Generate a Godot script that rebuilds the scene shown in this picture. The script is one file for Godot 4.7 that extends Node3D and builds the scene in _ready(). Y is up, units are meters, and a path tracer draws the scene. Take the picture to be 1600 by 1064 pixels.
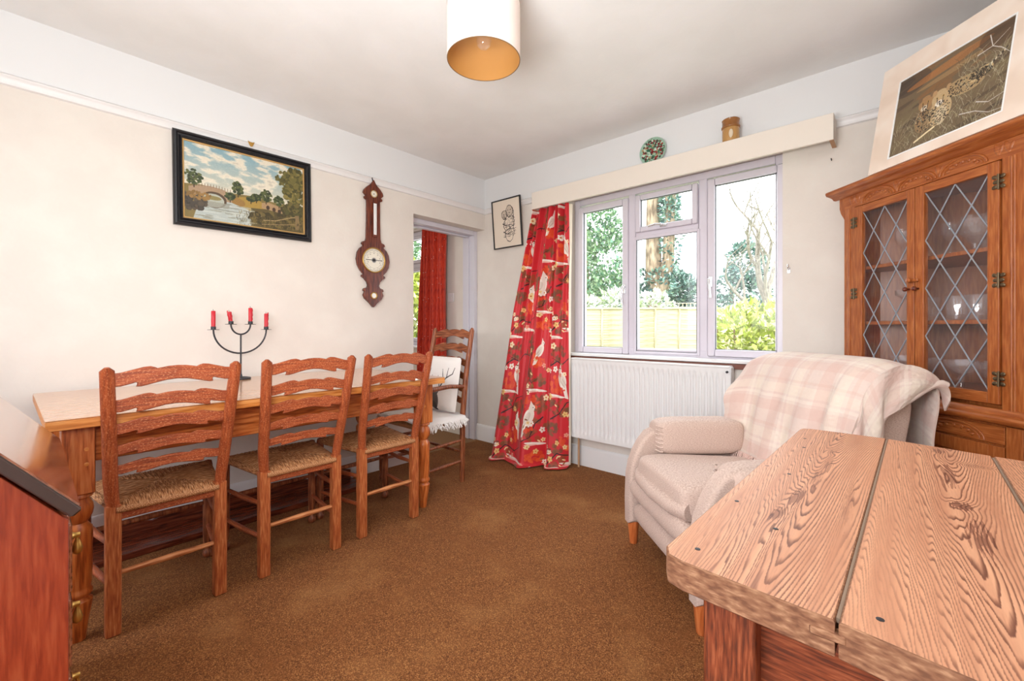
extends Node3D
# A dining room with a long table, ladder-back chairs, a corner cabinet and a garden window.

var names := {}
var M := {}

# ---------------------------------------------------------------- mesh builder
class MB:
	var v := PackedVector3Array()
	var n := PackedVector3Array()
	var t := PackedVector2Array()

	func tri(a: Vector3, b: Vector3, c: Vector3, na: Vector3, nb: Vector3, nc: Vector3, ua := Vector2.ZERO, ub := Vector2.ZERO, uc := Vector2.ZERO) -> void:
		var g := (c - a).cross(b - a)
		if g.dot(na + nb + nc) < 0.0:
			v.append(a); v.append(c); v.append(b)
			n.append(na); n.append(nc); n.append(nb)
			t.append(ua); t.append(uc); t.append(ub)
		else:
			v.append(a); v.append(b); v.append(c)
			n.append(na); n.append(nb); n.append(nc)
			t.append(ua); t.append(ub); t.append(uc)

	func quad(a: Vector3, b: Vector3, c: Vector3, d: Vector3, hint := Vector3.ZERO, uv := true) -> void:
		var g := (c - a).cross(b - d).normalized()
		if hint != Vector3.ZERO and g.dot(hint) < 0.0:
			g = -g
		var q := [Vector2(0, 0), Vector2(1, 0), Vector2(1, 1), Vector2(0, 1)]
		tri(a, b, c, g, g, g, q[0], q[1], q[2])
		tri(a, c, d, g, g, g, q[0], q[2], q[3])

	func box(c: Vector3, s: Vector3, bev := 0.0, bs := Basis.IDENTITY) -> void:
		var h := s * 0.5
		bev = minf(bev, minf(h.x, minf(h.y, h.z)) * 0.95)
		for ax in 3:
			var b1 := (ax + 1) % 3
			var b2 := (ax + 2) % 3
			for sg in [-1.0, 1.0]:
				var nn := Vector3.ZERO
				nn[ax] = sg
				var wn := bs * nn
				var ps := []
				for k in [[-1, -1], [1, -1], [1, 1], [-1, 1]]:
					var p := Vector3.ZERO
					p[ax] = sg * h[ax]
					p[b1] = k[0] * (h[b1] - bev)
					p[b2] = k[1] * (h[b2] - bev)
					ps.append(c + bs * p)
				tri(ps[0], ps[1], ps[2], wn, wn, wn, Vector2(0, 0), Vector2(1, 0), Vector2(1, 1))
				tri(ps[0], ps[2], ps[3], wn, wn, wn, Vector2(0, 0), Vector2(1, 1), Vector2(0, 1))
		if bev <= 0.0:
			return
		for ax in 3:   # chamfers along axis ax, between faces b1 and b2
			var b1 := (ax + 1) % 3
			var b2 := (ax + 2) % 3
			for s1 in [-1.0, 1.0]:
				for s2 in [-1.0, 1.0]:
					var n1 := Vector3.ZERO
					n1[b1] = s1
					var n2 := Vector3.ZERO
					n2[b2] = s2
					var e := []
					for k in [-1.0, 1.0]:
						var p1 := Vector3.ZERO
						p1[ax] = k * (h[ax] - bev)
						var p2 := p1
						p1[b1] = s1 * h[b1]
						p1[b2] = s2 * (h[b2] - bev)
						p2[b1] = s1 * (h[b1] - bev)
						p2[b2] = s2 * h[b2]
						e.append(c + bs * p1)
						e.append(c + bs * p2)
					var w1 := bs * n1
					var w2 := bs * n2
					tri(e[0], e[1], e[3], w1, w2, w2)
					tri(e[0], e[3], e[2], w1, w2, w1)
		for sx in [-1.0, 1.0]:
			for sy in [-1.0, 1.0]:
				for sz in [-1.0, 1.0]:
					var px := Vector3(sx * h.x, sy * (h.y - bev), sz * (h.z - bev))
					var py := Vector3(sx * (h.x - bev), sy * h.y, sz * (h.z - bev))
					var pz := Vector3(sx * (h.x - bev), sy * (h.y - bev), sz * h.z)
					tri(c + bs * px, c + bs * py, c + bs * pz, bs * Vector3(sx, 0, 0), bs * Vector3(0, sy, 0), bs * Vector3(0, 0, sz))

	func box2(a: Vector3, b: Vector3, bev := 0.0) -> void:
		box((a + b) * 0.5, (b - a).abs(), bev)

	# profile: points (radius, height)
	func lathe(profile: Array, o: Vector3, segs := 16, bs := Basis.IDENTITY, sharp := 0.6) -> void:
		var m := profile.size() - 1
		var sn := []
		for i in m:
			var d: Vector2 = profile[i + 1] - profile[i]
			sn.append(Vector2(d.y, -d.x).normalized())
		for i in m:
			var n0: Vector2 = sn[i]
			var n1: Vector2 = sn[i]
			if i > 0 and sn[i - 1].dot(sn[i]) > sharp:
				n0 = (sn[i - 1] + sn[i]).normalized()
			if i < m - 1 and sn[i + 1].dot(sn[i]) > sharp:
				n1 = (sn[i + 1] + sn[i]).normalized()
			var p0: Vector2 = profile[i]
			var p1: Vector2 = profile[i + 1]
			for k in segs:
				var a0 := TAU * k / segs
				var a1 := TAU * (k + 1) / segs
				var c0 := Vector3(cos(a0), 0, sin(a0))
				var c1 := Vector3(cos(a1), 0, sin(a1))
				var up := Vector3.UP
				var a := o + bs * (c0 * p0.x + up * p0.y)
				var b := o + bs * (c1 * p0.x + up * p0.y)
				var c := o + bs * (c1 * p1.x + up * p1.y)
				var d := o + bs * (c0 * p1.x + up * p1.y)
				var na := bs * (c0 * n0.x + up * n0.y)
				var nb := bs * (c1 * n0.x + up * n0.y)
				var nc := bs * (c1 * n1.x + up * n1.y)
				var nd := bs * (c0 * n1.x + up * n1.y)
				var u0 := float(k) / segs
				var u1 := float(k + 1) / segs
				var v0 := float(i) / m
				var v1 := float(i + 1) / m
				if p0.x > 1e-5:
					tri(a, b, c, na, nb, nc, Vector2(u0, v0), Vector2(u1, v0), Vector2(u1, v1))
				if p1.x > 1e-5:
					tri(a, c, d, na, nc, nd, Vector2(u0, v0), Vector2(u1, v1), Vector2(u0, v1))

	func tube(path: Array, r, segs := 8, caps := true) -> void:
		var m := path.size()
		var f := Vector3.ZERO
		var rings := []
		var norms := []
		for i in m:
			var d: Vector3 = (path[mini(i + 1, m - 1)] - path[maxi(i - 1, 0)]).normalized()
			if f == Vector3.ZERO:
				f = d.cross(Vector3(0.31, 0.9, 0.27)).normalized()
				if f.length() < 0.1:
					f = d.cross(Vector3.RIGHT).normalized()
			f = (f - d * f.dot(d)).normalized()
			var g := d.cross(f)
			var rr: float = r[i] if r is Array else r
			var ring := []
			var nr := []
			for k in segs:
				var a := TAU * k / segs
				var q := f * cos(a) + g * sin(a)
				ring.append(path[i] + q * rr)
				nr.append(q)
			rings.append(ring)
			norms.append(nr)
		for i in m - 1:
			for k in segs:
				var k2 := (k + 1) % segs
				tri(rings[i][k], rings[i][k2], rings[i + 1][k2], norms[i][k], norms[i][k2], norms[i + 1][k2])
				tri(rings[i][k], rings[i + 1][k2], rings[i + 1][k], norms[i][k], norms[i + 1][k2], norms[i + 1][k])
		if caps:
			for e in [0, m - 1]:
				var d2: Vector3 = (path[0] - path[1]).normalized() if e == 0 else (path[m - 1] - path[m - 2]).normalized()
				for k in segs - 2:
					tri(rings[e][0], rings[e][k + 1], rings[e][k + 2], d2, d2, d2)

	# extrude a 2D polygon along local z, depth centred; caps / sides may go to another builder
	func prism(poly: PackedVector2Array, depth: float, xf := Transform3D.IDENTITY, bev := 0.0, uvs := Vector2.ONE, uvo := Vector2.ZERO, side: MB = null, sharp := 0.5) -> void:
		var m := poly.size()
		var area := 0.0
		for i in m:
			area += poly[i].cross(poly[(i + 1) % m])
		var sg := 1.0 if area > 0.0 else -1.0
		var en := []
		for i in m:
			var d := (poly[(i + 1) % m] - poly[i]).normalized()
			en.append(Vector2(d.y, -d.x) * sg)
		var inner := PackedVector2Array()
		for i in m:
			var a: Vector2 = en[(i + m - 1) % m]
			var b: Vector2 = en[i]
			var s := (a + b)
			s = s / maxf(0.3, s.length_squared() * 0.5) if s.length() > 0.01 else Vector2.ZERO
			inner.append(poly[i] - s * bev)
		var idx := Geometry2D.triangulate_polygon(inner if bev > 0.0 else poly)
		var cap := inner if bev > 0.0 else poly
		if idx.is_empty():
			idx = Geometry2D.triangulate_polygon(poly)
			cap = poly
		var hz := depth * 0.5
		for z in [-1.0, 1.0]:
			var nn := (xf.basis * Vector3(0, 0, z)).normalized()
			for k in range(0, idx.size(), 3):
				var p := []
				var q := []
				for j in 3:
					var c: Vector2 = cap[idx[k + j]]
					p.append(xf * Vector3(c.x, c.y, z * hz))
					q.append(c * uvs + uvo)
				tri(p[0], p[1], p[2], nn, nn, nn, q[0], q[1], q[2])
		var to := side if side else self
		for i in m:
			var j := (i + 1) % m
			var n0: Vector2 = en[i]
			var n1: Vector2 = en[i]
			if en[(i + m - 1) % m].dot(en[i]) > sharp:
				n0 = (en[(i + m - 1) % m] + en[i]).normalized()
			if en[j].dot(en[i]) > sharp:
				n1 = (en[j] + en[i]).normalized()
			var w0 := (xf.basis * Vector3(n0.x, n0.y, 0)).normalized()
			var w1 := (xf.basis * Vector3(n1.x, n1.y, 0)).normalized()
			var zz := hz - bev
			var a3 := xf * Vector3(poly[i].x, poly[i].y, -zz)
			var b3 := xf * Vector3(poly[j].x, poly[j].y, -zz)
			var c3 := xf * Vector3(poly[j].x, poly[j].y, zz)
			var d3 := xf * Vector3(poly[i].x, poly[i].y, zz)
			var ui := poly[i] * uvs + uvo
			var uj := poly[j] * uvs + uvo
			to.tri(a3, b3, c3, w0, w1, w1, ui, uj, uj)
			to.tri(a3, c3, d3, w0, w1, w0, ui, uj, ui)
			if bev > 0.0:
				for z in [-1.0, 1.0]:
					var nz := (xf.basis * Vector3(0, 0, z)).normalized()
					var ca := xf * Vector3(cap[i].x, cap[i].y, z * hz)
					var cb := xf * Vector3(cap[j].x, cap[j].y, z * hz)
					var sa := d3 if z > 0 else a3
					var sb := c3 if z > 0 else b3
					to.tri(sa, sb, cb, w0, w1, nz, ui, uj, uj)
					to.tri(sa, cb, ca, w0, nz, nz, ui, uj, ui)

	# smooth surface f(u, v) -> Vector3, u and v in 0..1
	func grid(nu: int, nv: int, f: Callable, uvs := Vector2.ONE, flip := false, thick := 0.0) -> void:
		var p := []
		for j in nv + 1:
			var row := PackedVector3Array()
			for i in nu + 1:
				row.append(f.call(float(i) / nu, float(j) / nv))
			p.append(row)
		var nm := []
		for j in nv + 1:
			var row := PackedVector3Array()
			for i in nu + 1:
				var du: Vector3 = p[j][mini(i + 1, nu)] - p[j][maxi(i - 1, 0)]
				var dv: Vector3 = p[mini(j + 1, nv)][i] - p[maxi(j - 1, 0)][i]
				var g := du.cross(dv).normalized()
				if g == Vector3.ZERO:
					g = row[row.size() - 1] if row.size() else Vector3.UP
				row.append(-g if flip else g)
			nm.append(row)
		for s in ([0] if thick == 0.0 else [0, 1]):
			var k := 1.0 if s == 0 else -1.0
			for j in nv:
				for i in nu:
					var o := [p[j][i], p[j][i + 1], p[j + 1][i + 1], p[j + 1][i]]
					var q := [nm[j][i], nm[j][i + 1], nm[j + 1][i + 1], nm[j + 1][i]]
					if s == 1:
						for e in 4:
							o[e] -= q[e] * thick
							q[e] = -q[e]
					var u0 := float(i) / nu * uvs.x
					var u1 := float(i + 1) / nu * uvs.x
					var v0 := float(j) / nv * uvs.y
					var v1 := float(j + 1) / nv * uvs.y
					tri(o[0], o[1], o[2], q[0], q[1], q[2], Vector2(u0, v0), Vector2(u1, v0), Vector2(u1, v1))
					tri(o[0], o[2], o[3], q[0], q[2], q[3], Vector2(u0, v0), Vector2(u1, v1), Vector2(u0, v1))
		if thick > 0.0:
			var rim := []
			for i in nu: rim.append([0, i, 0, i + 1])
			for i in nu: rim.append([nv, i, nv, i + 1])
			for j in nv: rim.append([j, 0, j + 1, 0])
			for j in nv: rim.append([j, nu, j + 1, nu])
			for e in rim:
				var a: Vector3 = p[e[0]][e[1]]
				var b: Vector3 = p[e[2]][e[3]]
				quad(a, b, b - nm[e[2]][e[3]] * thick, a - nm[e[0]][e[1]] * thick)

	# rounded cushion (superellipsoid) with an optional bulge function
	func pillow(c: Vector3, s: Vector3, e1 := 0.35, e2 := 0.35, bs := Basis.IDENTITY, nu := 36, nv := 20, wr := 0.0, sd := 1.0) -> void:
		var pw := func(x: float, e: float) -> float: return signf(x) * pow(absf(x), e)
		grid(nu, nv, func(u: float, w: float) -> Vector3:
			var a := u * TAU
			var b := (w - 0.5) * PI * 0.9998
			var q := Vector3(pw.call(cos(b), e1) * pw.call(cos(a), e2), pw.call(sin(b), e1), pw.call(cos(b), e1) * pw.call(sin(a), e2))
			var d := 1.0 + wr * (sin(a * 3.0 + sd) * cos(b * 4.0 + sd * 2.0) + 0.5 * sin(a * 7.0 + b * 5.0 + sd * 3.0))
			return c + bs * (q * s * 0.5 * d), Vector2.ONE, false)

	func mesh(mat: Material, into: ArrayMesh = null) -> ArrayMesh:
		var am := into if into else ArrayMesh.new()
		if v.is_empty():
			return am
		var ar := []
		ar.resize(Mesh.ARRAY_MAX)
		ar[Mesh.ARRAY_VERTEX] = v
		ar[Mesh.ARRAY_NORMAL] = n
		ar[Mesh.ARRAY_TEX_UV] = t
		am.add_surface_from_arrays(Mesh.PRIMITIVE_TRIANGLES, ar)
		am.surface_set_material(am.get_surface_count() - 1, mat)
		return am

# ---------------------------------------------------------------- painter for flat prints
class Paint:
	var img: Image
	var w: int
	var h: int
	var rng := RandomNumberGenerator.new()
	func _init(ww: int, hh: int, c: Color, sd := 1) -> void:
		w = ww
		h = hh
		img = Image.create(w, h, false, Image.FORMAT_RGBA8)
		img.fill(c)
		rng.seed = sd
	var wraps := false
	func px(x: int, y: int, c: Color) -> void:
		if wraps:   # a repeating cloth print goes on over its edges
			x = posmod(x, w)
			y = posmod(y, h)
		if x >= 0 and y >= 0 and x < w and y < h:
			img.set_pixel(x, y, img.get_pixel(x, y).lerp(Color(c.r, c.g, c.b, 1.0), c.a))
	func ell(cx: float, cy: float, rx: float, ry: float, c: Color, rot := 0.0) -> void:
		var R := ceili(maxf(rx, ry))
		var cr := cos(rot)
		var sr := sin(rot)
		for y in range(floori(cy) - R, floori(cy) + R + 1):
			for x in range(floori(cx) - R, floori(cx) + R + 1):
				var dx := x - cx
				var dy := y - cy
				var a := (dx * cr + dy * sr) / rx
				var b := (-dx * sr + dy * cr) / ry
				if a * a + b * b <= 1.0:
					px(x, y, c)
	func poly(p: Array, c: Color) -> void:
		var q := PackedVector2Array(p)
		var lo := q[0]
		var hi := q[0]
		for e in q:
			lo = lo.min(e)
			hi = hi.max(e)
		for y in range(floori(lo.y), ceili(hi.y) + 1):
			for x in range(floori(lo.x), ceili(hi.x) + 1):
				if Geometry2D.is_point_in_polygon(Vector2(x + 0.5, y + 0.5), q):
					px(x, y, c)
	func line(p: Array, r: float, c: Color, r2 := -1.0) -> void:
		if r2 < 0.0:
			r2 = r
		for i in p.size() - 1:
			var a: Vector2 = p[i]
			var b: Vector2 = p[i + 1]
			var k := maxi(1, ceili(a.distance_to(b) / maxf(0.5, r * 0.6)))
			for s in k + 1:
				var f := (i + float(s) / k) / (p.size() - 1)
				var q := a.lerp(b, float(s) / k)
				ell(q.x, q.y, maxf(0.55, lerpf(r, r2, f)), maxf(0.55, lerpf(r, r2, f)), c)
	func blobs(cx: float, cy: float, rx: float, ry: float, k: int, r: float, cols: Array) -> void:
		for i in k:
			var a := rng.randf() * TAU
			var d := sqrt(rng.randf())
			var c: Color = cols[rng.randi() % cols.size()]
			ell(cx + cos(a) * d * rx, cy + sin(a) * d * ry, r * rng.randf_range(0.5, 1.2), r * rng.randf_range(0.4, 1.0), c, rng.randf() * 3.0)
	func soften(k: float, grain: float) -> void:   # brush-soft edges and a little canvas grain
		img.resize(int(w * k), int(h * k), Image.INTERPOLATE_BILINEAR)
		img.resize(w, h, Image.INTERPOLATE_CUBIC)
		for y in h:
			for x in w:
				var c := img.get_pixel(x, y)
				var g := 1.0 + (rng.randf() - 0.5) * 2.0 * grain
				img.set_pixel(x, y, Color(c.r * g, c.g * g, c.b * g, 1.0))
	func tex() -> ImageTexture:
		return ImageTexture.create_from_image(img)

# ---------------------------------------------------------------- scene helpers
func numbered(s: String) -> String:
	if not names.has(s):
		names[s] = 0
		return s
	names[s] += 1
	return "%s_%03d" % [s, names[s]]

func thing(called: String, label: String, category: String, at := Vector3.ZERO, turn := 0.0, group := "") -> Node3D:
	var o := Node3D.new()
	o.name = numbered(called)
	add_child(o)
	o.position = at
	o.rotation.y = turn
	return tag(o, label, category, group)

func tag(o: Node3D, label: String, category: String, group := "", kind := "") -> Node3D:
	o.set_meta("label", label)
	o.set_meta("category", category)
	if group:
		o.set_meta("group", group)
	if kind:
		o.set_meta("kind", kind)
	return o

func obj(mb: MB, called: String, mat: Material, parent: Node3D = self, label := "") -> MeshInstance3D:
	return inst(mb.mesh(mat), called, parent, label)

func inst(m: Mesh, called: String, parent: Node3D = self, label := "") -> MeshInstance3D:
	var o := MeshInstance3D.new()
	o.mesh = m
	o.name = numbered(called) if parent == self else called
	parent.add_child(o, true)
	if label:
		o.set_meta("label", label)
	return o

func struct(called: String) -> Node3D:
	var o := Node3D.new()
	o.name = called
	add_child(o)
	o.set_meta("kind", "structure")
	return o

func copy(o: Node3D, label: String) -> Node3D:
	var base := o.name.rstrip("0123456789").trim_suffix("_")
	var c: Node3D = o.duplicate()
	c.name = numbered(base)
	add_child(c)
	c.set_meta("label", label)
	return c

func rgb(r: float, g: float, b: float, a := 1.0) -> Color:
	return Color(r / 255.0, g / 255.0, b / 255.0, a)

func mat(c: Color, rough := 0.6, metal := 0.0) -> StandardMaterial3D:
	var m := StandardMaterial3D.new()
	m.albedo_color = c
	m.roughness = rough
	m.metallic = metal
	return m

func noise_tex(cols: Array, offs: Array, freq: float, sd: int, size := 512, oct := 4, warp := 0.0, type := FastNoiseLite.TYPE_SIMPLEX_SMOOTH) -> NoiseTexture2D:
	var f := FastNoiseLite.new()
	f.seed = sd
	f.noise_type = type
	f.frequency = freq
	f.fractal_octaves = oct
	if warp > 0.0:
		f.domain_warp_enabled = true
		f.domain_warp_amplitude = warp
		f.domain_warp_frequency = freq * 0.6
	var g := Gradient.new()
	g.colors = PackedColorArray(cols)
	g.offsets = PackedFloat32Array(offs)
	var t := NoiseTexture2D.new()
	t.noise = f
	t.width = size
	t.height = size
	t.seamless = true
	t.color_ramp = g
	return t

func normal_tex(freq: float, sd: int, strength := 4.0, size := 512, oct := 3) -> NoiseTexture2D:
	var t := noise_tex([Color.BLACK, Color.WHITE], [0.0, 1.0], freq, sd, size, oct)
	t.color_ramp = null
	t.as_normal_map = true
	t.bump_strength = strength
	return t

func tri_mat(tex: Texture2D, scale: Vector3, rough: float, world := false) -> StandardMaterial3D:
	var m := mat(Color.WHITE, rough)
	m.albedo_texture = tex
	m.uv1_triplanar = true
	m.uv1_world_triplanar = world
	m.uv1_scale = scale
	m.uv1_triplanar_sharpness = 4.0
	return m

func wood(cols: Array, sd: int, axis: int, rough := 0.4, k := 5.0) -> StandardMaterial3D:
	var tex := noise_tex(cols, [0.22, 0.42, 0.58, 0.8] if cols.size() == 4 else [0.25, 0.5, 0.8], 0.026, sd, 512, 5, 18.0)
	var s := Vector3(k, k, k)
	s[axis] = k * 0.09
	var m := tri_mat(tex, s, rough)
	m.normal_enabled = true
	m.normal_texture = nrm_soft
	m.normal_scale = 0.12
	return m

func axis_of(m: StandardMaterial3D, axis: int) -> StandardMaterial3D:
	var c: StandardMaterial3D = m.duplicate()
	var k := maxf(m.uv1_scale.x, maxf(m.uv1_scale.y, m.uv1_scale.z))
	var lo := minf(m.uv1_scale.x, minf(m.uv1_scale.y, m.uv1_scale.z))
	c.uv1_scale = Vector3(k, k, k)
	var s := c.uv1_scale
	s[axis] = lo
	c.uv1_scale = s
	return c

var nrm_soft: NoiseTexture2D

func materials() -> void:
	nrm_soft = normal_tex(0.02, 5, 3.0, 256, 3)
	var fine := normal_tex(0.12, 6, 2.0, 512, 3)
	M.wall = tri_mat(noise_tex([rgb(227, 219, 210), rgb(229, 221, 212), rgb(231, 224, 215)], [0.2, 0.5, 0.8], 0.01, 11, 512, 4), Vector3.ONE * 0.7, 0.92, true)
	M.wall.normal_enabled = true
	M.wall.normal_texture = fine
	M.wall.normal_scale = 0.06
	M.frieze = mat(rgb(230, 230, 230), 0.9)
	M.ceiling = tri_mat(noise_tex([rgb(233, 232, 230), rgb(236, 235, 233), rgb(238, 237, 236)], [0.2, 0.5, 0.8], 0.008, 12, 512, 3), Vector3.ONE * 0.5, 0.92, true)
	M.ceiling.normal_enabled = true
	M.ceiling.normal_texture = fine
	M.ceiling.normal_scale = 0.05
	M.trim = mat(rgb(234, 232, 231), 0.4)
	M.door_paint = mat(rgb(216, 213, 222), 0.4)
	M.upvc = mat(rgb(218, 212, 222), 0.28)
	M.pelmet = mat(rgb(233, 224, 212), 0.7)
	M.raw = mat(rgb(190, 150, 115), 0.8)
	M.brown_strip = mat(rgb(122, 72, 58), 0.6)
	# carpet: fine twist pile with broad paler patches, part wear, part light put into the colour
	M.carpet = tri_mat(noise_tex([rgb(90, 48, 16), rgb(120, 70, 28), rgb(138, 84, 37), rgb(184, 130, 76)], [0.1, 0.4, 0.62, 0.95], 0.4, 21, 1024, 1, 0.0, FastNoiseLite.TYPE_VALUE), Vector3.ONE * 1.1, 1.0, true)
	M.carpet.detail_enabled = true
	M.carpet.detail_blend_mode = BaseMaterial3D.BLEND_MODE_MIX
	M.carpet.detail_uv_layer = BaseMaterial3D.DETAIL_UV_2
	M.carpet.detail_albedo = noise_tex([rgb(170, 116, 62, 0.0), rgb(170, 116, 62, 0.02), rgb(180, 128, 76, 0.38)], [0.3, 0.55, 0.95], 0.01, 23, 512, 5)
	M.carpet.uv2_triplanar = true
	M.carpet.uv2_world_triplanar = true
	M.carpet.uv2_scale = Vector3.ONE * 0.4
	M.tan_floor = tri_mat(noise_tex([rgb(120, 84, 52), rgb(150, 112, 76), rgb(170, 132, 94)], [0.2, 0.5, 0.85], 0.15, 24, 512, 3), Vector3.ONE * 1.5, 0.95, true)
	# woods
	M.chair = wood([rgb(132, 56, 26), rgb(152, 68, 33), rgb(162, 76, 38), rgb(178, 92, 50)], 31, 1, 0.42, 9.0)
	M.chair.detail_enabled = true
	M.chair.detail_blend_mode = BaseMaterial3D.BLEND_MODE_MIX
	M.chair.detail_uv_layer = BaseMaterial3D.DETAIL_UV_2
	M.chair.detail_albedo = noise_tex([rgb(214, 140, 90, 0.0), rgb(214, 140, 90, 0.0), rgb(222, 158, 112, 0.6)], [0.0, 0.6, 0.78], 0.06, 33, 512, 3)
	M.chair.uv2_triplanar = true
	M.chair.uv2_scale = Vector3(6, 3.2, 6)
	M.chair_slat = axis_of(M.chair, 2)
	M.chair_slat.uv2_scale = Vector3(6, 6, 3.6)
	M.chair_x = axis_of(M.chair, 0)
	M.chair_bare = wood([rgb(150, 82, 40), rgb(186, 112, 62), rgb(204, 134, 82), rgb(220, 158, 108)], 34, 1, 0.6, 6.0)
	M.chair_bare_z = axis_of(M.chair_bare, 2)
	M.chair_leg = wood([rgb(150, 70, 32), rgb(172, 90, 44), rgb(182, 100, 52), rgb(202, 128, 78)], 30, 1, 0.5, 9.0)
	M.carver = wood([rgb(96, 44, 20), rgb(128, 66, 34), rgb(146, 80, 44), rgb(170, 104, 66)], 35, 1, 0.45, 6.0)
	M.carver_slat = axis_of(M.carver, 0)
	M.table_leg = wood([rgb(150, 72, 28), rgb(190, 98, 44), rgb(204, 114, 54), rgb(214, 130, 70)], 36, 1, 0.3, 5.0)
	M.table_apron = axis_of(M.table_leg, 2)
	M.table_top = wood([rgb(196, 140, 100), rgb(208, 156, 116), rgb(214, 164, 124), rgb(220, 174, 138)], 37, 2, 0.2, 5.0)
	M.table_top.clearcoat_enabled = true
	M.table_top.clearcoat = 0.5
	M.table_top.clearcoat_roughness = 0.1
	M.table_edge = wood([rgb(190, 110, 44), rgb(214, 134, 62), rgb(222, 146, 74), rgb(230, 160, 92)], 38, 2, 0.35, 4.0)
	M.bureau = wood([rgb(136, 48, 24), rgb(150, 57, 30), rgb(156, 62, 33), rgb(166, 74, 42)], 39, 1, 0.34, 7.0)
	M.bureau_x = wood([rgb(130, 70, 46), rgb(152, 88, 60), rgb(162, 98, 68), rgb(178, 114, 82)], 40, 0, 0.22, 5.0)
	M.bureau_x.clearcoat_enabled = true
	M.bureau_x.clearcoat = 1.0
	M.bureau_x.clearcoat_roughness = 0.1
	M.bureau_dark = mat(rgb(70, 52, 46), 0.35)
	M.cab = wood([rgb(148, 76, 32), rgb(162, 88, 40), rgb(168, 94, 44), rgb(182, 110, 58)], 41, 1, 0.34, 8.0)
	M.cab_x = axis_of(M.cab, 0)
	M.mahog = wood([rgb(70, 28, 18), rgb(100, 42, 26), rgb(112, 50, 30), rgb(130, 64, 40)], 44, 1, 0.25, 5.0)
	M.dark_wood = axis_of(M.mahog, 2)
	M.arm_leg = wood([rgb(190, 96, 46), rgb(206, 112, 58), rgb(214, 122, 66), rgb(222, 134, 78)], 46, 1, 0.35, 5.0)
	M.pine_leg = wood([rgb(96, 42, 20), rgb(126, 58, 28), rgb(140, 66, 34), rgb(166, 90, 54)], 47, 1, 0.5, 14.0)
	M.pine_apron = axis_of(M.pine_leg, 0)
	M.pine_edge = tri_mat(noise_tex([rgb(116, 74, 50), rgb(140, 94, 66), rgb(152, 106, 76), rgb(184, 138, 104)], [0.2, 0.42, 0.6, 0.85], 0.03, 48, 512, 6), Vector3(3, 9, 9), 0.75)
	# metals, glass, cloth
	M.brass = mat(rgb(196, 156, 84), 0.3, 0.9)
	M.brass_dull = mat(rgb(120, 98, 66), 0.45, 0.8)
	M.iron = mat(rgb(62, 62, 66), 0.5, 0.5)
	M.hinge = mat(rgb(104, 88, 66), 0.4, 0.8)
	M.lead = mat(rgb(150, 152, 158), 0.5, 0.3)
	M.chrome = mat(rgb(226, 226, 230), 0.15, 0.9)
	M.pane = mat(Color(1, 1, 1, 0.04), 0.02)
	M.pane.transparency = BaseMaterial3D.TRANSPARENCY_ALPHA
	M.leaded = mat(Color(0.9, 0.92, 0.94, 0.03), 0.04)
	M.leaded.transparency = BaseMaterial3D.TRANSPARENCY_ALPHA
	M.crystal = mat(Color(0.95, 0.97, 1.0, 0.045), 0.03)
	M.crystal.transparency = BaseMaterial3D.TRANSPARENCY_ALPHA
	M.dial_glass = M.pane
	M.black_frame = mat(rgb(26, 26, 30), 0.3)
	M.gilt = mat(rgb(200, 160, 100), 0.4, 0.4)
	M.white_card = mat(rgb(240, 240, 238), 0.8)
	M.mount = tri_mat(noise_tex([rgb(228, 208, 190), rgb(236, 218, 202), rgb(240, 226, 212)], [0.2, 0.5, 0.8], 0.01, 51, 256, 3), Vector3.ONE * 2.0, 0.85)
	M.red_wax = mat(rgb(196, 24, 40), 0.35)
	M.red_wax.subsurf_scatter_enabled = true
	M.red_wax.subsurf_scatter_strength = 0.2
	M.wick = mat(rgb(60, 50, 46), 0.9)
	M.rad = mat(rgb(236, 235, 234), 0.32)
	M.black = mat(rgb(24, 24, 26), 0.5)
	M.pot_brown = mat(rgb(150, 98, 48), 0.2)
	M.pot_tan = mat(rgb(188, 142, 84), 0.2)
	M.uphol = tri_mat(noise_tex([rgb(186, 158, 144), rgb(204, 178, 164), rgb(212, 188, 174), rgb(224, 204, 192)], [0.15, 0.42, 0.6, 0.9], 0.05, 61, 512, 4), Vector3(4, 14, 4), 0.95)
	M.uphol.rim_enabled = true
	M.uphol.rim = 0.3
	M.uphol.normal_enabled = true
	M.uphol.normal_texture = fine
	M.uphol.normal_scale = 0.15
	M.rush = tri_mat(noise_tex([rgb(108, 62, 32), rgb(158, 100, 56), rgb(188, 132, 84), rgb(218, 172, 128)], [0.2, 0.42, 0.6, 0.85], 0.03, 62, 512, 4), Vector3(10, 10, 10), 0.7)
	M.rush_x = M.rush.duplicate()
	M.rush_x.uv1_scale = Vector3(1.6, 14, 16)
	M.rush_z = M.rush.duplicate()
	M.rush_z.uv1_scale = Vector3(16, 14, 1.6)
	M.white_cloth = mat(rgb(236, 232, 228), 0.95)
	M.lining = mat(rgb(238, 226, 208), 0.95)
	M.lining.backlight = rgb(120, 112, 100)
	M.shade_out = mat(rgb(244, 228, 220), 0.9)
	M.shade_in = mat(rgb(196, 142, 78), 0.45)
	M.shade_rim = mat(rgb(128, 96, 62), 0.7)
	M.orange_cloth = tri_mat(noise_tex([rgb(176, 36, 14), rgb(206, 54, 24), rgb(216, 66, 32)], [0.2, 0.5, 0.8], 0.03, 63, 256, 3), Vector3(6, 2, 6), 0.6)
	M.orange_cloth.rim_enabled = true
	M.orange_cloth.rim = 0.3
	# garden
	M.bark = tri_mat(noise_tex([rgb(110, 92, 72), rgb(164, 142, 116), rgb(196, 174, 146)], [0.2, 0.5, 0.85], 0.02, 71, 256, 4), Vector3(2, 0.5, 2), 0.95)
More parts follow.
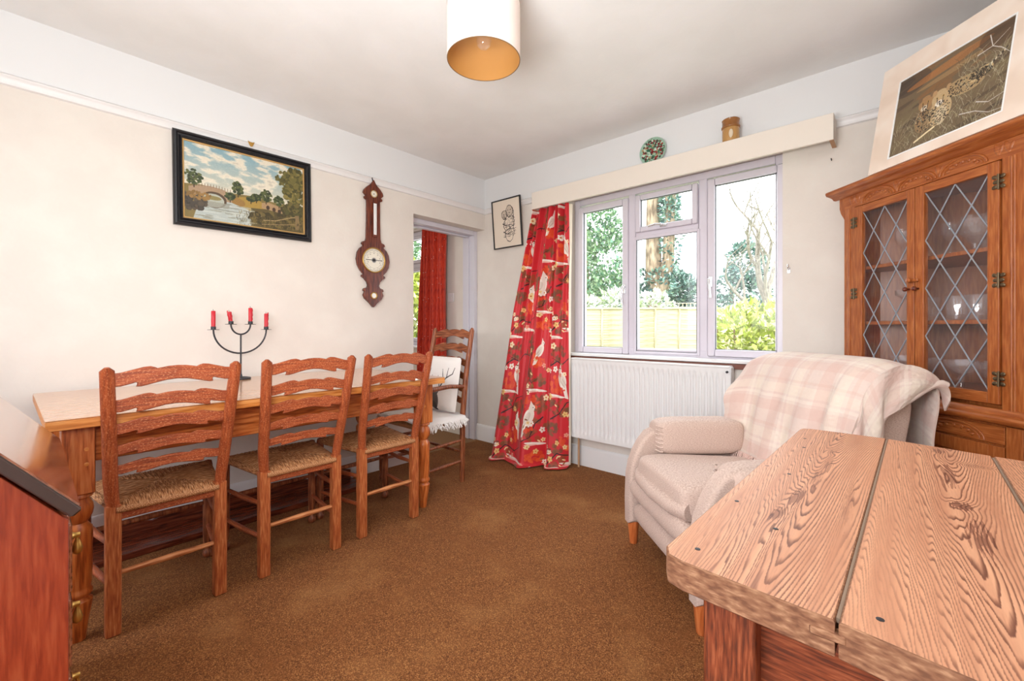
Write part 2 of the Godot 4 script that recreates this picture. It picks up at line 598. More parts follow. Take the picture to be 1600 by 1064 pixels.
	M.bare = tri_mat(noise_tex([rgb(120, 112, 100), rgb(160, 150, 136), rgb(184, 174, 158)], [0.2, 0.5, 0.85], 0.03, 72, 256, 3), Vector3(3, 1, 3), 0.95)
	M.fence = wood([rgb(178, 162, 122), rgb(206, 192, 156), rgb(214, 202, 168), rgb(222, 210, 180)], 73, 0, 0.9, 2.0)
	M.lawn = tri_mat(noise_tex([rgb(84, 110, 52), rgb(112, 138, 70), rgb(138, 160, 90)], [0.2, 0.5, 0.85], 0.06, 74, 512, 4), Vector3.ONE * 0.6, 1.0, true)
	M.leaf = mat(Color.WHITE, 0.6)
	M.leaf.vertex_color_use_as_albedo = true
	M.leaf.backlight = rgb(90, 110, 60)

func _ready() -> void:
	# ---- camera
	var cam := Camera3D.new()
	cam.name = "camera"
	add_child(cam)
	cam.position = Vector3(2.8615, 1.0418, 2.8202)
	cam.rotation = Vector3(0, 0.730254, 0)
	cam.set_frustum(0.05 * 1064.0 / 680.22, Vector2(0, -0.05 * 19.98 / 680.22), 0.05, 120.0)
	cam.current = true
	# ---- overcast sky
	var env := Environment.new()
	var skm := ProceduralSkyMaterial.new()
	skm.sky_top_color = Color(0.93, 0.96, 1.0)
	skm.sky_horizon_color = Color(1.0, 1.0, 1.0)
	skm.ground_bottom_color = Color(0.55, 0.56, 0.5)
	skm.ground_horizon_color = Color(0.8, 0.8, 0.76)
	skm.sky_energy_multiplier = 2.1
	skm.ground_energy_multiplier = 1.2
	var sky := Sky.new()
	sky.sky_material = skm
	env.background_mode = Environment.BG_SKY
	env.sky = sky
	env.ambient_light_source = Environment.AMBIENT_SOURCE_DISABLED
	env.tonemap_mode = Environment.TONE_MAPPER_LINEAR
	env.tonemap_exposure = 0.95
	env.sdfgi_enabled = true
	env.ssao_enabled = true
	env.ssil_enabled = true
	var we := WorldEnvironment.new()
	we.name = "environment"
	we.environment = env
	add_child(we)
	# ---- added fill light at an added window behind the photographer, and the photographer's bounced flash
	area_light("added_back_fill", Vector3(2.3, 1.13, 3.44), Vector3(2.3, 1.13, 0.0), Vector2(1.4, 1.8), 0.5, Color(0.985, 0.99, 1.0))
	area_light("bounced_flash", Vector3(2.35, 1.2, 2.95), Vector3(1.85, 2.4, 2.2), Vector2(0.8, 0.6), 5.2, Color(0.985, 0.99, 0.995))
	area_light("garden_window_daylight", Vector3(1.66, 1.43, -0.115), Vector3(1.66, 1.2, 3.0), Vector2(1.36, 1.08), 0.6, Color(0.95, 0.98, 1.0))
	area_light("next_room_daylight", Vector3(-1.5, 1.5, -0.115), Vector3(-1.5, 1.2, 3.0), Vector2(1.1, 1.1), 1.0, Color(0.98, 0.99, 1.0))
	area_light("next_room_added_fill", Vector3(-1.5, 1.4, 3.43), Vector3(-1.2, 1.3, 0.0), Vector2(1.6, 1.6), 3.0, Color(1.0, 0.99, 0.97))  # added fill light that brightens the next room; no window stands here
	materials()
	room()
	window_main()
	next_room()
	added_back_window()
	dining_table()
	corner_cabinet()
	pine_table()
	armchair()
	bureau()
	chairs()
	carver()
	radiator()
	curtains()
	pelmet()
	wall_things()
	candelabra()
	pendant()
	floor_board()
	garden()

func area_light(called: String, at: Vector3, to: Vector3, size: Vector2, energy: float, c: Color) -> void:
	var l := AreaLight3D.new()
	l.name = called
	add_child(l)
	l.look_at_from_position(at, to, Vector3.UP)
	l.area_size = size
	l.area_range = 12.0
	l.area_attenuation = 2.0
	l.light_energy = energy
	l.light_color = c
	l.shadow_enabled = true

# ---------------------------------------------------------------- the room
func slab(a: Vector3, b: Vector3, called: String, m: Material, parent: Node3D) -> MeshInstance3D:
	var mb := MB.new()
	mb.box2(a, b)
	return obj(mb, called, m, parent)

func struct_slab(called: String, a: Vector3, b: Vector3, m: Material, bev := 0.0) -> void:
	var mb := MB.new()
	mb.box2(a, b, bev)
	var o := obj(mb, called, m)
	o.set_meta("kind", "structure")

const RAIL := 2.079
func room() -> void:
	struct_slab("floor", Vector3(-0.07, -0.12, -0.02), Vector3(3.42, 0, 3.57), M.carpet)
	struct_slab("ceiling", Vector3(-3.2, 2.4, -0.25), Vector3(3.42, 2.52, 3.57), M.ceiling)
	# left wall, open to the next room beside the window wall
	var w := struct("wall_left")
	slab(Vector3(-0.26, 0, 0.786), Vector3(0, RAIL, 3.57), "plaster", M.wall, w)
	slab(Vector3(-0.26, 1.94, 0.0), Vector3(0, RAIL, 0.786), "lintel", M.wall, w)
	slab(Vector3(-0.26, RAIL, 0.0), Vector3(0, 2.4, 3.57), "frieze_band", M.frieze, w)
	# window wall
	w = struct("wall_window")
	var X0 := 0.935
	var X1 := 2.365
	slab(Vector3(-0.26, 0, -0.25), Vector3(X0, RAIL, 0), "plaster", M.wall, w)
	slab(Vector3(X1, 0, -0.25), Vector3(3.42, RAIL, 0), "plaster", M.wall, w)
	slab(Vector3(X0, 0, -0.25), Vector3(X1, 0.84, 0), "plaster", M.wall, w)
	slab(Vector3(X0, 2.04, -0.25), Vector3(X1, RAIL, 0), "plaster", M.wall, w)
	slab(Vector3(0, RAIL, -0.25), Vector3(3.42, 2.4, 0), "frieze_band", M.frieze, w)
	w = struct("wall_right")
	slab(Vector3(3.3, 0, 0), Vector3(3.42, RAIL, 3.57), "plaster", M.wall, w)
	slab(Vector3(3.3, RAIL, 0), Vector3(3.42, 2.4, 3.57), "frieze_band", M.frieze, w)
	w = struct("wall_back")
	slab(Vector3(0, 0, 3.45), Vector3(0.45, RAIL, 3.57), "plaster", M.wall, w)
	slab(Vector3(3.05, 0, 3.45), Vector3(3.3, RAIL, 3.57), "plaster", M.wall, w)
	slab(Vector3(0.45, 0, 3.45), Vector3(3.05, 0.18, 3.57), "plaster", M.wall, w)
	slab(Vector3(0, RAIL, 3.45), Vector3(3.3, 2.4, 3.57), "frieze_band", M.frieze, w)
	# picture rails: a moulded strip, thicker at the top
	var prof := PackedVector2Array([Vector2(0, -0.0), Vector2(0.012, 0.004), Vector2(0.012, 0.03), Vector2(0.018, 0.034), Vector2(0.022, 0.042), Vector2(0.016, 0.049), Vector2(0, 0.05)])
	var mb := MB.new()
	mb.prism(prof, 3.45, Transform3D(Basis(Vector3(1, 0, 0), Vector3(0, 1, 0), Vector3(0, 0, 1)), Vector3(0, RAIL, 1.725)))
	obj(mb, "trim_1", M.trim).set_meta("kind", "structure")
	mb = MB.new()
	mb.prism(prof, 3.3, Transform3D(Basis(Vector3(0, 0, 1), Vector3(0, 1, 0), Vector3(-1, 0, 0)), Vector3(1.65, RAIL, 0)))
	obj(mb, "trim_2", M.trim).set_meta("kind", "structure")
	mb = MB.new()
	mb.prism(prof, 3.45, Transform3D(Basis(Vector3(-1, 0, 0), Vector3(0, 1, 0), Vector3(0, 0, -1)), Vector3(3.3, RAIL, 1.725)))
	obj(mb, "trim_3", M.trim).set_meta("kind", "structure")
	# baseboards with a rounded top
	var bp := PackedVector2Array([Vector2(0, 0), Vector2(0.016, 0), Vector2(0.016, 0.125), Vector2(0.012, 0.14), Vector2(0.005, 0.147), Vector2(0, 0.147)])
	mb = MB.new()
	mb.prism(bp, 3.43, Transform3D(Basis(Vector3(0, 0, 1), Vector3(0, 1, 0), Vector3(-1, 0, 0)), Vector3(1.585, 0, 0)))
	obj(mb, "baseboard_window", M.trim).set_meta("kind", "structure")
	mb = MB.new()
	mb.prism(bp, 2.664, Transform3D(Basis.IDENTITY, Vector3(0, 0, 2.118)))
	obj(mb, "baseboard_left", M.trim).set_meta("kind", "structure")
	mb = MB.new()
	mb.prism(bp, 3.4, Transform3D(Basis(Vector3(-1, 0, 0), Vector3(0, 1, 0), Vector3(0, 0, -1)), Vector3(3.3, 0, 1.725)))
	obj(mb, "baseboard_right", M.trim).set_meta("kind", "structure")
	# door lining of the opening to the next room: front edge set back behind the plaster
	var d := struct("door_1")
	mb = MB.new()
	mb.box2(Vector3(-0.26, 0, 0.0), Vector3(-0.1, 1.94, 0.04), 0.004)
	mb.box2(Vector3(-0.2, 0, 0.04), Vector3(-0.165, 1.885, 0.052), 0.003)
	obj(mb, "jamb", M.door_paint, d)
	mb = MB.new()
	mb.box2(Vector3(-0.26, 0, 0.746), Vector3(-0.1, 1.94, 0.786), 0.004)
	obj(mb, "jamb", M.door_paint, d)
	mb = MB.new()
	mb.box2(Vector3(-0.26, 1.9, 0.04), Vector3(-0.1, 1.94, 0.746), 0.004)
	mb.box2(Vector3(-0.2, 1.885, 0.04), Vector3(-0.165, 1.9, 0.746), 0.003)
	obj(mb, "head", M.door_paint, d)

# ---------------------------------------------------------------- windows
func bar(mb: MB, x0: float, x1: float, y0: float, y1: float, z: float, depth: float, bev := 0.006) -> void:
	mb.box2(Vector3(x0, y0, z - depth), Vector3(x1, y1, z), bev)

func ring(x0: float, x1: float, y0: float, y1: float, wd: float, z: float, depth: float, bev := 0.006) -> MB:
	var mb := MB.new()
	bar(mb, x0, x0 + wd, y0, y1, z, depth, bev)
	bar(mb, x1 - wd, x1, y0, y1, z, depth, bev)
	bar(mb, x0 + wd - 0.002, x1 - wd + 0.002, y0, y0 + wd, z, depth, bev)
	bar(mb, x0 + wd - 0.002, x1 - wd + 0.002, y1 - wd, y1, z, depth, bev)
	return mb

func pane(parent: Node3D, x0: float, x1: float, y0: float, y1: float, z: float) -> void:
	var mb := MB.new()
	mb.quad(Vector3(x0, y0, z), Vector3(x1, y0, z), Vector3(x1, y1, z), Vector3(x0, y1, z), Vector3(0, 0, 1))
	obj(mb, "pane", M.pane, parent)
	# black gasket round the glass
	obj(ring(x0 - 0.002, x1 + 0.002, y0 - 0.002, y1 + 0.002, 0.005, z + 0.012, 0.012, 0.0), "gasket", M.black, parent)

func window_handle(parent: Node3D, x: float, y: float, z: float, dir: float) -> void:
	var mb := MB.new()
	mb.box(Vector3(x, y, z + 0.006), Vector3(0.022, 0.07, 0.012), 0.004)
	mb.lathe([Vector2(0, 0), Vector2(0.011, 0), Vector2(0.011, 0.022), Vector2(0.008, 0.028), Vector2(0, 0.028)], Vector3(x, y + 0.012, z + 0.01), 10, Basis(Vector3.RIGHT, PI / 2))
	mb.tube([Vector3(x, y + 0.015, z + 0.035), Vector3(x + 0.004 * dir, y - 0.02, z + 0.042), Vector3(x + 0.006 * dir, y - 0.07, z + 0.036), Vector3(x + 0.006 * dir, y - 0.1, z + 0.034)], [0.009, 0.009, 0.007, 0.008], 8)
	obj(mb, "handle", M.chrome, parent)

func window_main() -> void:
	var w := struct("window_1")
	var Z := -0.06
	# outer frame with two mullions
	var mb := ring(0.935, 2.365, 0.845, 2.04, 0.05, Z - 0.012, 0.07)
	bar(mb, 1.395, 1.45, 0.89, 1.995, Z - 0.012, 0.07)
	bar(mb, 1.885, 1.94, 0.89, 1.995, Z - 0.012, 0.07)
	bar(mb, 1.45, 1.885, 1.675, 1.722, Z - 0.012, 0.07)
	bar(mb, 1.44, 1.458, 0.86, 1.68, Z - 0.004, 0.02, 0.003)
	bar(mb, 1.876, 1.895, 0.86, 1.68, Z - 0.004, 0.02, 0.003)
	bar(mb, 1.45, 1.885, 0.86, 0.878, Z - 0.004, 0.02, 0.003)
	bar(mb, 1.45, 1.885, 1.662, 1.685, Z - 0.004, 0.02, 0.003)
	obj(mb, "frame", M.upvc, w)
	# casements: left, right, and the fanlight over the fixed middle light
	for s in [[0.975, 1.402, 0.85, 1.975, 0.047], [1.943, 2.372, 0.86, 1.98, 0.046], [1.455, 1.885, 1.712, 1.976, 0.038]]:
		obj(ring(s[0], s[1], s[2], s[3], s[4], Z + 0.008, 0.05, 0.008), "casement", M.upvc, w)
	pane(w, 1.022, 1.355, 0.897, 1.928, Z - 0.02)
	pane(w, 1.989, 2.326, 0.906, 1.934, Z - 0.02)
	pane(w, 1.493, 1.847, 1.75, 1.938, Z - 0.02)
	pane(w, 1.458, 1.876, 0.878, 1.663, Z - 0.02)
	window_handle(w, 1.377, 1.32, Z + 0.008, -1)
	window_handle(w, 1.966, 1.33, Z + 0.008, 1)
	mb = MB.new()
	mb.box(Vector3(1.665, 1.733, Z + 0.016), Vector3(0.05, 0.02, 0.016), 0.005)
	mb.tube([Vector3(1.66, 1.737, Z + 0.03), Vector3(1.62, 1.742, Z + 0.04), Vector3(1.565, 1.736, Z + 0.036)], [0.008, 0.008, 0.006], 8)
	obj(mb, "handle", M.chrome, w)
	# sill board, and the old timber edge below it
	mb = MB.new()
	mb.box2(Vector3(0.9, 0.828, -0.07), Vector3(2.4, 0.85, 0.035), 0.006)
	obj(mb, "window_sill", M.trim, w)
	mb = MB.new()
	mb.box2(Vector3(0.91, 0.795, 0.0), Vector3(2.39, 0.827, 0.022), 0.003)
	obj(mb, "sill_batten", M.brown_strip, w)

func added_back_window() -> void:  # added window, out of view, put in to carry the fill light
	var w := struct("added_window_3")
	var mb := MB.new()
	for z in [0.0]:
		for x in [0.45, 1.30, 2.15, 2.99]:
			mb.box2(Vector3(x, 0.18, 3.47), Vector3(x + 0.06, RAIL, 3.54), 0.005)
		mb.box2(Vector3(0.5, 0.18, 3.47), Vector3(3.0, 0.25, 3.54), 0.005)
		mb.box2(Vector3(0.5, 2.01, 3.47), Vector3(3.0, RAIL, 3.54), 0.005)
	obj(mb, "frame", M.upvc, w)
	for x in [0.51, 1.36, 2.21]:
		mb = MB.new()
		mb.quad(Vector3(x, 0.25, 3.5), Vector3(x + 0.79, 0.25, 3.5), Vector3(x + 0.79, 2.01, 3.5), Vector3(x, 2.01, 3.5), Vector3(0, 0, -1))
		obj(mb, "pane", M.pane, w)

# ---------------------------------------------------------------- the room beyond the opening
func next_room() -> void:
	struct_slab("floor_next_room", Vector3(-3.2, -0.12, -0.02), Vector3(-0.072, -0.001, 3.57), M.tan_floor)
	var w := struct("wall_next_room")
	slab(Vector3(-0.86, 0, -0.25), Vector3(-0.26, 2.4, 0), "plaster", M.wall, w)
	slab(Vector3(-3.2, 0, -0.25), Vector3(-2.1, 2.4, 0), "plaster", M.wall, w)
	slab(Vector3(-2.1, 0, -0.25), Vector3(-0.86, 0.84, 0), "plaster", M.wall, w)
	slab(Vector3(-2.1, 2.1, -0.25), Vector3(-0.86, 2.4, 0), "plaster", M.wall, w)
	slab(Vector3(-3.32, 0, -0.25), Vector3(-3.2, 2.4, 3.57), "plaster", M.wall, w)
	slab(Vector3(-3.2, 0, 3.45), Vector3(-0.26, 2.4, 3.57), "plaster", M.wall, w)
	var n := struct("window_2")
	var mb := ring(-2.1, -0.86, 0.84, 2.1, 0.05, -0.06, 0.07)
	bar(mb, -1.42, -1.36, 0.88, 2.06, -0.06, 0.07)
	bar(mb, -1.37, -0.9, 1.7, 1.75, -0.06, 0.07)
	obj(mb, "frame", M.upvc, n)
	obj(ring(-1.36, -0.91, 1.75, 2.05, 0.04, -0.05, 0.05), "casement", M.upvc, n)
	obj(ring(-1.36, -0.91, 0.89, 1.7, 0.04, -0.05, 0.05), "casement", M.upvc, n)
	pane(n, -1.32, -0.95, 1.79, 2.01, -0.08)
	pane(n, -1.32, -0.95, 0.93, 1.66, -0.08)
	pane(n, -2.05, -1.42, 0.89, 2.05, -0.08)
	mb = MB.new()
	mb.box2(Vector3(-2.13, 0.82, -0.07), Vector3(-0.83, 0.845, 0.05), 0.005)
	obj(mb, "window_sill", M.trim, n)
	var s := thing("light_switch", "small white wall switch behind the orange-red curtain's edge", "switch", Vector3(-0.47, 1.34, 0.0))
	mb = MB.new()
	mb.box(Vector3(0, 0, 0.006), Vector3(0.086, 0.086, 0.01), 0.003)
	obj(mb, "plate", M.trim, s)
	mb = MB.new()
	mb.box(Vector3(0, 0, 0.014), Vector3(0.014, 0.028, 0.008), 0.002)
	obj(mb, "rocker", M.trim, s)
	# plain orange-red curtain
	var c := thing("curtain", "plain orange-red curtain with tiny pale dots through the doorway", "curtain", Vector3(-0.64, 0, 0.09))
	mb = MB.new()
	mb.grid(90, 24, func(u: float, q: float) -> Vector3:
		var y := lerpf(0.35, 2.06, q)
		var wd := lerpf(0.22, 0.18, q)
		var x := (u - 0.5) * 2.0 * wd - 0.03 * (1.0 - q)
		return Vector3(x, y, 0.028 * sin(u * 44.0 + 0.6 * sin(q * 3.0)) + 0.012 * sin(u * 19.0 + q * 4.0)), Vector2.ONE, false, 0.003)
	obj(mb, "cloth", M.orange_cloth, c)
	mb = MB.new()
	var rng := RandomNumberGenerator.new()
	rng.seed = 4
	for k in 150:
		var u := rng.randf()
		var q := rng.randf()
		var x := (u - 0.5) * 2.0 * lerpf(0.22, 0.18, q) - 0.03 * (1.0 - q)
		var z := 0.028 * sin(u * 44.0 + 0.6 * sin(q * 3.0)) + 0.012 * sin(u * 19.0 + q * 4.0)
		mb.box(Vector3(x, lerpf(0.35, 2.06, q), z + 0.0012), Vector3(0.006, 0.006, 0.003), 0.001)
	var dots := obj(mb, "woven_dots", M.lining, c)
	dots.set_meta("kind", "stuff")
	mb = MB.new()
	mb.tube([Vector3(-1.5, 2.1, 0.0), Vector3(0.3, 2.1, 0.0)], 0.012, 10)
	obj(mb, "rail", M.trim, c)

# ---------------------------------------------------------------- long dining table
func dining_table() -> void:
	# measured: top 0.754 m high, 1.59 m long, 0.90 m deep, turned a little off the wall
	var turn := atan2(0.033, 1.588)
	var t := thing("dining_table", "long orange-brown pine dining table with turned legs along the left wall", "table", Vector3(0.4625, 0, 1.997), turn)
	var L := 1.588
	var D := 0.875
	var hx := D / 2
	var hz := L / 2
	var mb := MB.new()
	mb.box2(Vector3(-hx, 0.752, -hz), Vector3(hx, 0.755, hz), 0.002)
	var top := MB.new()
	top.box2(Vector3(-hx, 0.72, -hz), Vector3(hx, 0.752, hz), 0.003)
	var am := mb.mesh(M.table_top)
	top.mesh(M.table_edge, am)
	inst(am, "table_top", t)
	# frieze rails
	for s in [-1.0, 1.0]:
		mb = MB.new()
		mb.box(Vector3(s * 0.335, 0.655, 0), Vector3(0.022, 0.13, L - 0.22), 0.003)
		obj(mb, "apron", M.table_apron, t)
		mb = MB.new()
		mb.box(Vector3(0, 0.655, s * 0.705), Vector3(0.6, 0.13, 0.022), 0.003)
		obj(mb, "apron", M.table_apron, t)
	for sx in [-1.0, 1.0]:
		for sz in [-1.0, 1.0]:
			var p := Vector3(sx * 0.335, 0, sz * 0.715)
			mb = MB.new()
			mb.box(p + Vector3(0, 0.605, 0), Vector3(0.08, 0.23, 0.08), 0.004)
			mb.lathe([Vector2(0.02, 0), Vector2(0.021, 0.004), Vector2(0.026, 0.05), Vector2(0.037, 0.12), Vector2(0.038, 0.132), Vector2(0.03, 0.138), Vector2(0.029, 0.145), Vector2(0.037, 0.152), Vector2(0.038, 0.162), Vector2(0.034, 0.17), Vector2(0.033, 0.178), Vector2(0.036, 0.19), Vector2(0.038, 0.36), Vector2(0.037, 0.374), Vector2(0.028, 0.386), Vector2(0.024, 0.392), Vector2(0.03, 0.4), Vector2(0.038, 0.418), Vector2(0.04, 0.435), Vector2(0.038, 0.452), Vector2(0.03, 0.468), Vector2(0.03, 0.474), Vector2(0.038, 0.478), Vector2(0.038, 0.486), Vector2(0.032, 0.492), Vector2(0.032, 0.498)], p, 20)
			var lg := obj(mb, "leg", M.table_leg, t)
			for k in 2:
				mb = MB.new()
				mb.lathe([Vector2(0.0065, 0), Vector2(0.0065, 0.0405), Vector2(0, 0.0415)], p + Vector3(0, 0.64 - 0.05 * k, -0.018 * sz), 8, Basis(Vector3(0, 0, 1), -PI / 2 * sx))
				obj(mb, "peg", M.table_edge, lg)

# ---------------------------------------------------------------- ladder-back chairs
func slat_poly(wd: float, h: float, rise: float) -> PackedVector2Array:
	var top := [[0.0, 0.0], [0.08, 0.003], [0.17, 0.012], [0.24, 0.019], [0.29, 0.0205], [0.325, 0.0165], [0.343, 0.0125], [0.37, 0.0145], [0.43, 0.0185], [0.5, 0.02]]
	var bot := [[0.0, -0.04], [0.08, -0.039], [0.15, -0.033], [0.185, -0.029], [0.197, -0.031], [0.196, -0.036], [0.19, -0.042], [0.225, -0.0425], [0.27, -0.039], [0.34, -0.033], [0.42, -0.027], [0.5, -0.025]]
	var p := PackedVector2Array()
	var k := h / 0.042
	for e in top: p.append(Vector2((e[0] - 0.5) * wd, e[1] * rise))
	for i in range(top.size() - 2, -1, -1): p.append(Vector2((0.5 - top[i][0]) * wd, top[i][1] * rise))
	for e in bot: p.append(Vector2((0.5 - e[0]) * wd, e[1] * k + e[1] * 0.0 + (rise - 1.0) * 0.01 * sin(e[0] * PI)))
	for i in range(bot.size() - 2, -1, -1): p.append(Vector2((bot[i][0] - 0.5) * wd, bot[i][1] * k + (rise - 1.0) * 0.01 * sin(bot[i][0] * PI)))
	return p

# one slat in the plane (z across, y up), bowed along x by 'bow', leaning by 'lean'
func slat(wd: float, h: float, at: Vector3, lean: float, bow: float, rise := 1.0) -> MB:
	var src := slat_poly(wd, h, rise)
	var flat := MB.new()
	flat.prism(src, 0.012, Transform3D.IDENTITY, 0.003)
	# finer spans are not needed: bend the vertices in place
	var mb := MB.new()
	for i in flat.v.size():
		var p := flat.v[i]
		var u := p.x / wd + 0.5
		var off := bow * sin(PI * clampf(u, 0.0, 1.0))
		mb.v.append(at + Vector3(off + p.z + p.y * lean, p.y, p.x))
		var q := flat.n[i]
		mb.n.append(Vector3(q.z, q.y, q.x))
		mb.t.append(flat.t[i])
	# the axes were swapped: restore the winding
	for i in range(0, mb.v.size(), 3):
		var a := mb.v[i + 1]
		mb.v[i + 1] = mb.v[i + 2]
		mb.v[i + 2] = a
		var b := mb.n[i + 1]
		mb.n[i + 1] = mb.n[i + 2]
		mb.n[i + 2] = b
	return mb

func rush_seat(x0: float, x1: float, z0: float, z1: float, y: float, turned := false) -> ArrayMesh:
	# x0 rear (half-width z0) to x1 front (half-width z1): four woven wedges of cord meeting in the middle
	var mb := MB.new()
	var f := func(u: float, w: float) -> Vector3:
		var p := u * 2.0 - 1.0
		var q := w * 2.0 - 1.0
		var hw := lerpf(z0, z1, u)
		var rad := maxf(absf(p), absf(q))
		var along := q if absf(p) > absf(q) else p
		var ridge := 0.0022 * sin(along * 75.0)
		var dome := 0.006 * (1.0 - rad * rad) - 0.012 * pow(rad, 10.0)
		var seam := -0.004 * exp(-pow((absf(p) - absf(q)) * 14.0, 2.0))
		return Vector3(lerpf(x0, x1, u), y + ridge + dome + seam, q * hw)
	mb.grid(72, 72, f)
	# wedges at front and rear run one way, those at the sides the other
	var other := MB.new()
	var keep := MB.new()
	for i in range(0, mb.v.size(), 3):
		var cc := (mb.v[i] + mb.v[i + 1] + mb.v[i + 2]) / 3.0
		var p := (cc.x - x0) / (x1 - x0) * 2.0 - 1.0
		var q := cc.z / lerpf(z0, z1, (p + 1.0) / 2.0)
		var to := keep if absf(p) > absf(q) else other
		for k in 3:
			to.v.append(mb.v[i + k])
			to.n.append(mb.n[i + k])
			to.t.append(mb.t[i + k])
	mb = keep
	var g := func(u: float, w: float) -> Vector3:
		var q := w * 2.0 - 1.0
		return Vector3(lerpf(x0 - 0.0, x1, u), y - 0.034 + 0.006 * (u * (1.0 - u)), q * lerpf(z0, z1, u))
	mb.grid(4, 4, g, Vector2.ONE, true)
	for s in [-1.0, 1.0]:
		mb.tube([Vector3(x0, y - 0.022, s * z0), Vector3(x1, y - 0.022, s * z1)], 0.014, 10)
	mb.tube([Vector3(x1, y - 0.022, -z1), Vector3(x1, y - 0.022, z1)], 0.014, 10)
	mb.tube([Vector3(x0, y - 0.022, -z0), Vector3(x0, y - 0.022, z0)], 0.013, 10)
	if turned:   # from facing x to facing z
		for part in [mb, other]:
			for i in part.v.size():
				var p: Vector3 = part.v[i]
				part.v[i] = Vector3(-p.z, p.y, p.x)
				var q: Vector3 = part.n[i]
				part.n[i] = Vector3(-q.z, q.y, q.x)
	var am := mb.mesh(M.rush_z if turned else M.rush_x)
	return other.mesh(M.rush_x if turned else M.rush_z, am)

func build_chair(label: String) -> Node3D:
	# faces -x; origin between the rear feet
	var c := thing("ladder_back_chair", label, "chair", Vector3.ZERO, 0.0, "ladder-back chairs along the long table")
	var mb: MB
	for s in [-1.0, 1.0]:
		# square lower leg, then a shouldered round post raking back
		mb = MB.new()
		var zz: float = 0.155 * s
		mb.box(Vector3(0, 0.222, zz), Vector3(0.04, 0.444, 0.042), 0.005)
		obj(mb, "rear_leg", M.chair_leg, c)
		mb = MB.new()
		mb.tube([Vector3(0, 0.43, zz), Vector3(0.016, 0.53, zz + 0.008 * s), Vector3(0.054, 0.67, zz + 0.014 * s), Vector3(0.09, 0.82, zz + 0.021 * s), Vector3(0.108, 0.902, zz + 0.025 * s), Vector3(0.111, 0.914, zz + 0.0255 * s)], [0.019, 0.0205, 0.0205, 0.02, 0.0195, 0.007], 12)
		obj(mb, "rear_post", M.chair, c)
		# front leg, turned, with a ball foot
		mb = MB.new()
		mb.lathe([Vector2(0.008, 0), Vector2(0.018, 0.006), Vector2(0.021, 0.018), Vector2(0.019, 0.03), Vector2(0.011, 0.038), Vector2(0.012, 0.048), Vector2(0.017, 0.075), Vector2(0.0185, 0.12), Vector2(0.0185, 0.42), Vector2(0.015, 0.438), Vector2(0, 0.443)], Vector3(-0.36, 0, 0.2 * s), 14)
		obj(mb, "front_leg", M.carver, c)
		for y in [0.15, 0.29]:
			mb = MB.new()
			mb.tube([Vector3(0, y + 0.01, zz), Vector3(-0.18, y, lerpf(zz, 0.2 * s, 0.5)), Vector3(-0.36, y, 0.2 * s)], [0.008, 0.0115, 0.008], 10)
			obj(mb, "stretcher", M.chair_x, c)
	mb = MB.new()
	mb.tube([Vector3(0, 0.205, -0.15), Vector3(0, 0.205, 0), Vector3(0, 0.205, 0.15)], [0.008, 0.0115, 0.008], 10)
	obj(mb, "stretcher", M.chair_bare_z, c)
	mb = MB.new()
	mb.tube([Vector3(-0.36, 0.25, -0.2), Vector3(-0.36, 0.25, 0), Vector3(-0.36, 0.25, 0.2)], [0.008, 0.013, 0.008], 10)
	obj(mb, "stretcher", M.carver, c)
	mb = MB.new()
	mb.box(Vector3(0.002, 0.408, 0), Vector3(0.02, 0.04, 0.28), 0.004)
	obj(mb, "seat_rail", M.chair_slat, c)
	inst(rush_seat(0.012, -0.37, 0.148, 0.2, 0.446), "rush_seat", c)
	# five slats, higher ones taller; they lean with the posts and bow away from the sitter
	var ys := [0.893, 0.803, 0.722, 0.648, 0.576]
	var hs := [0.046, 0.042, 0.038, 0.034, 0.032]
	for i in 5:
		var x: float = lerpf(0.0, 0.108, clampf((ys[i] - 0.47) / 0.43, 0.0, 1.0)) - 0.004
		var wd: float = 0.305 + 0.045 * (ys[i] - 0.45) / 0.45
		obj(slat(wd, hs[i], Vector3(x, ys[i], 0), 0.2, 0.018, 1.0 - 0.06 * i), "slat", M.chair_slat, c)
	return c

func chairs() -> void:
	var c := build_chair("worn ladder-back chair at the long table, in front of the wood bureau")
	c.position = Vector3(0.868, 0, 2.468)
	var d := copy(c, "worn ladder-back chair in the middle of the three along the long table")
	d.position = Vector3(0.868, 0, 1.999)
	d = copy(c, "worn ladder-back chair at the long table's doorway end, beside its corner leg")
	d.position = Vector3(0.86, 0, 1.55)

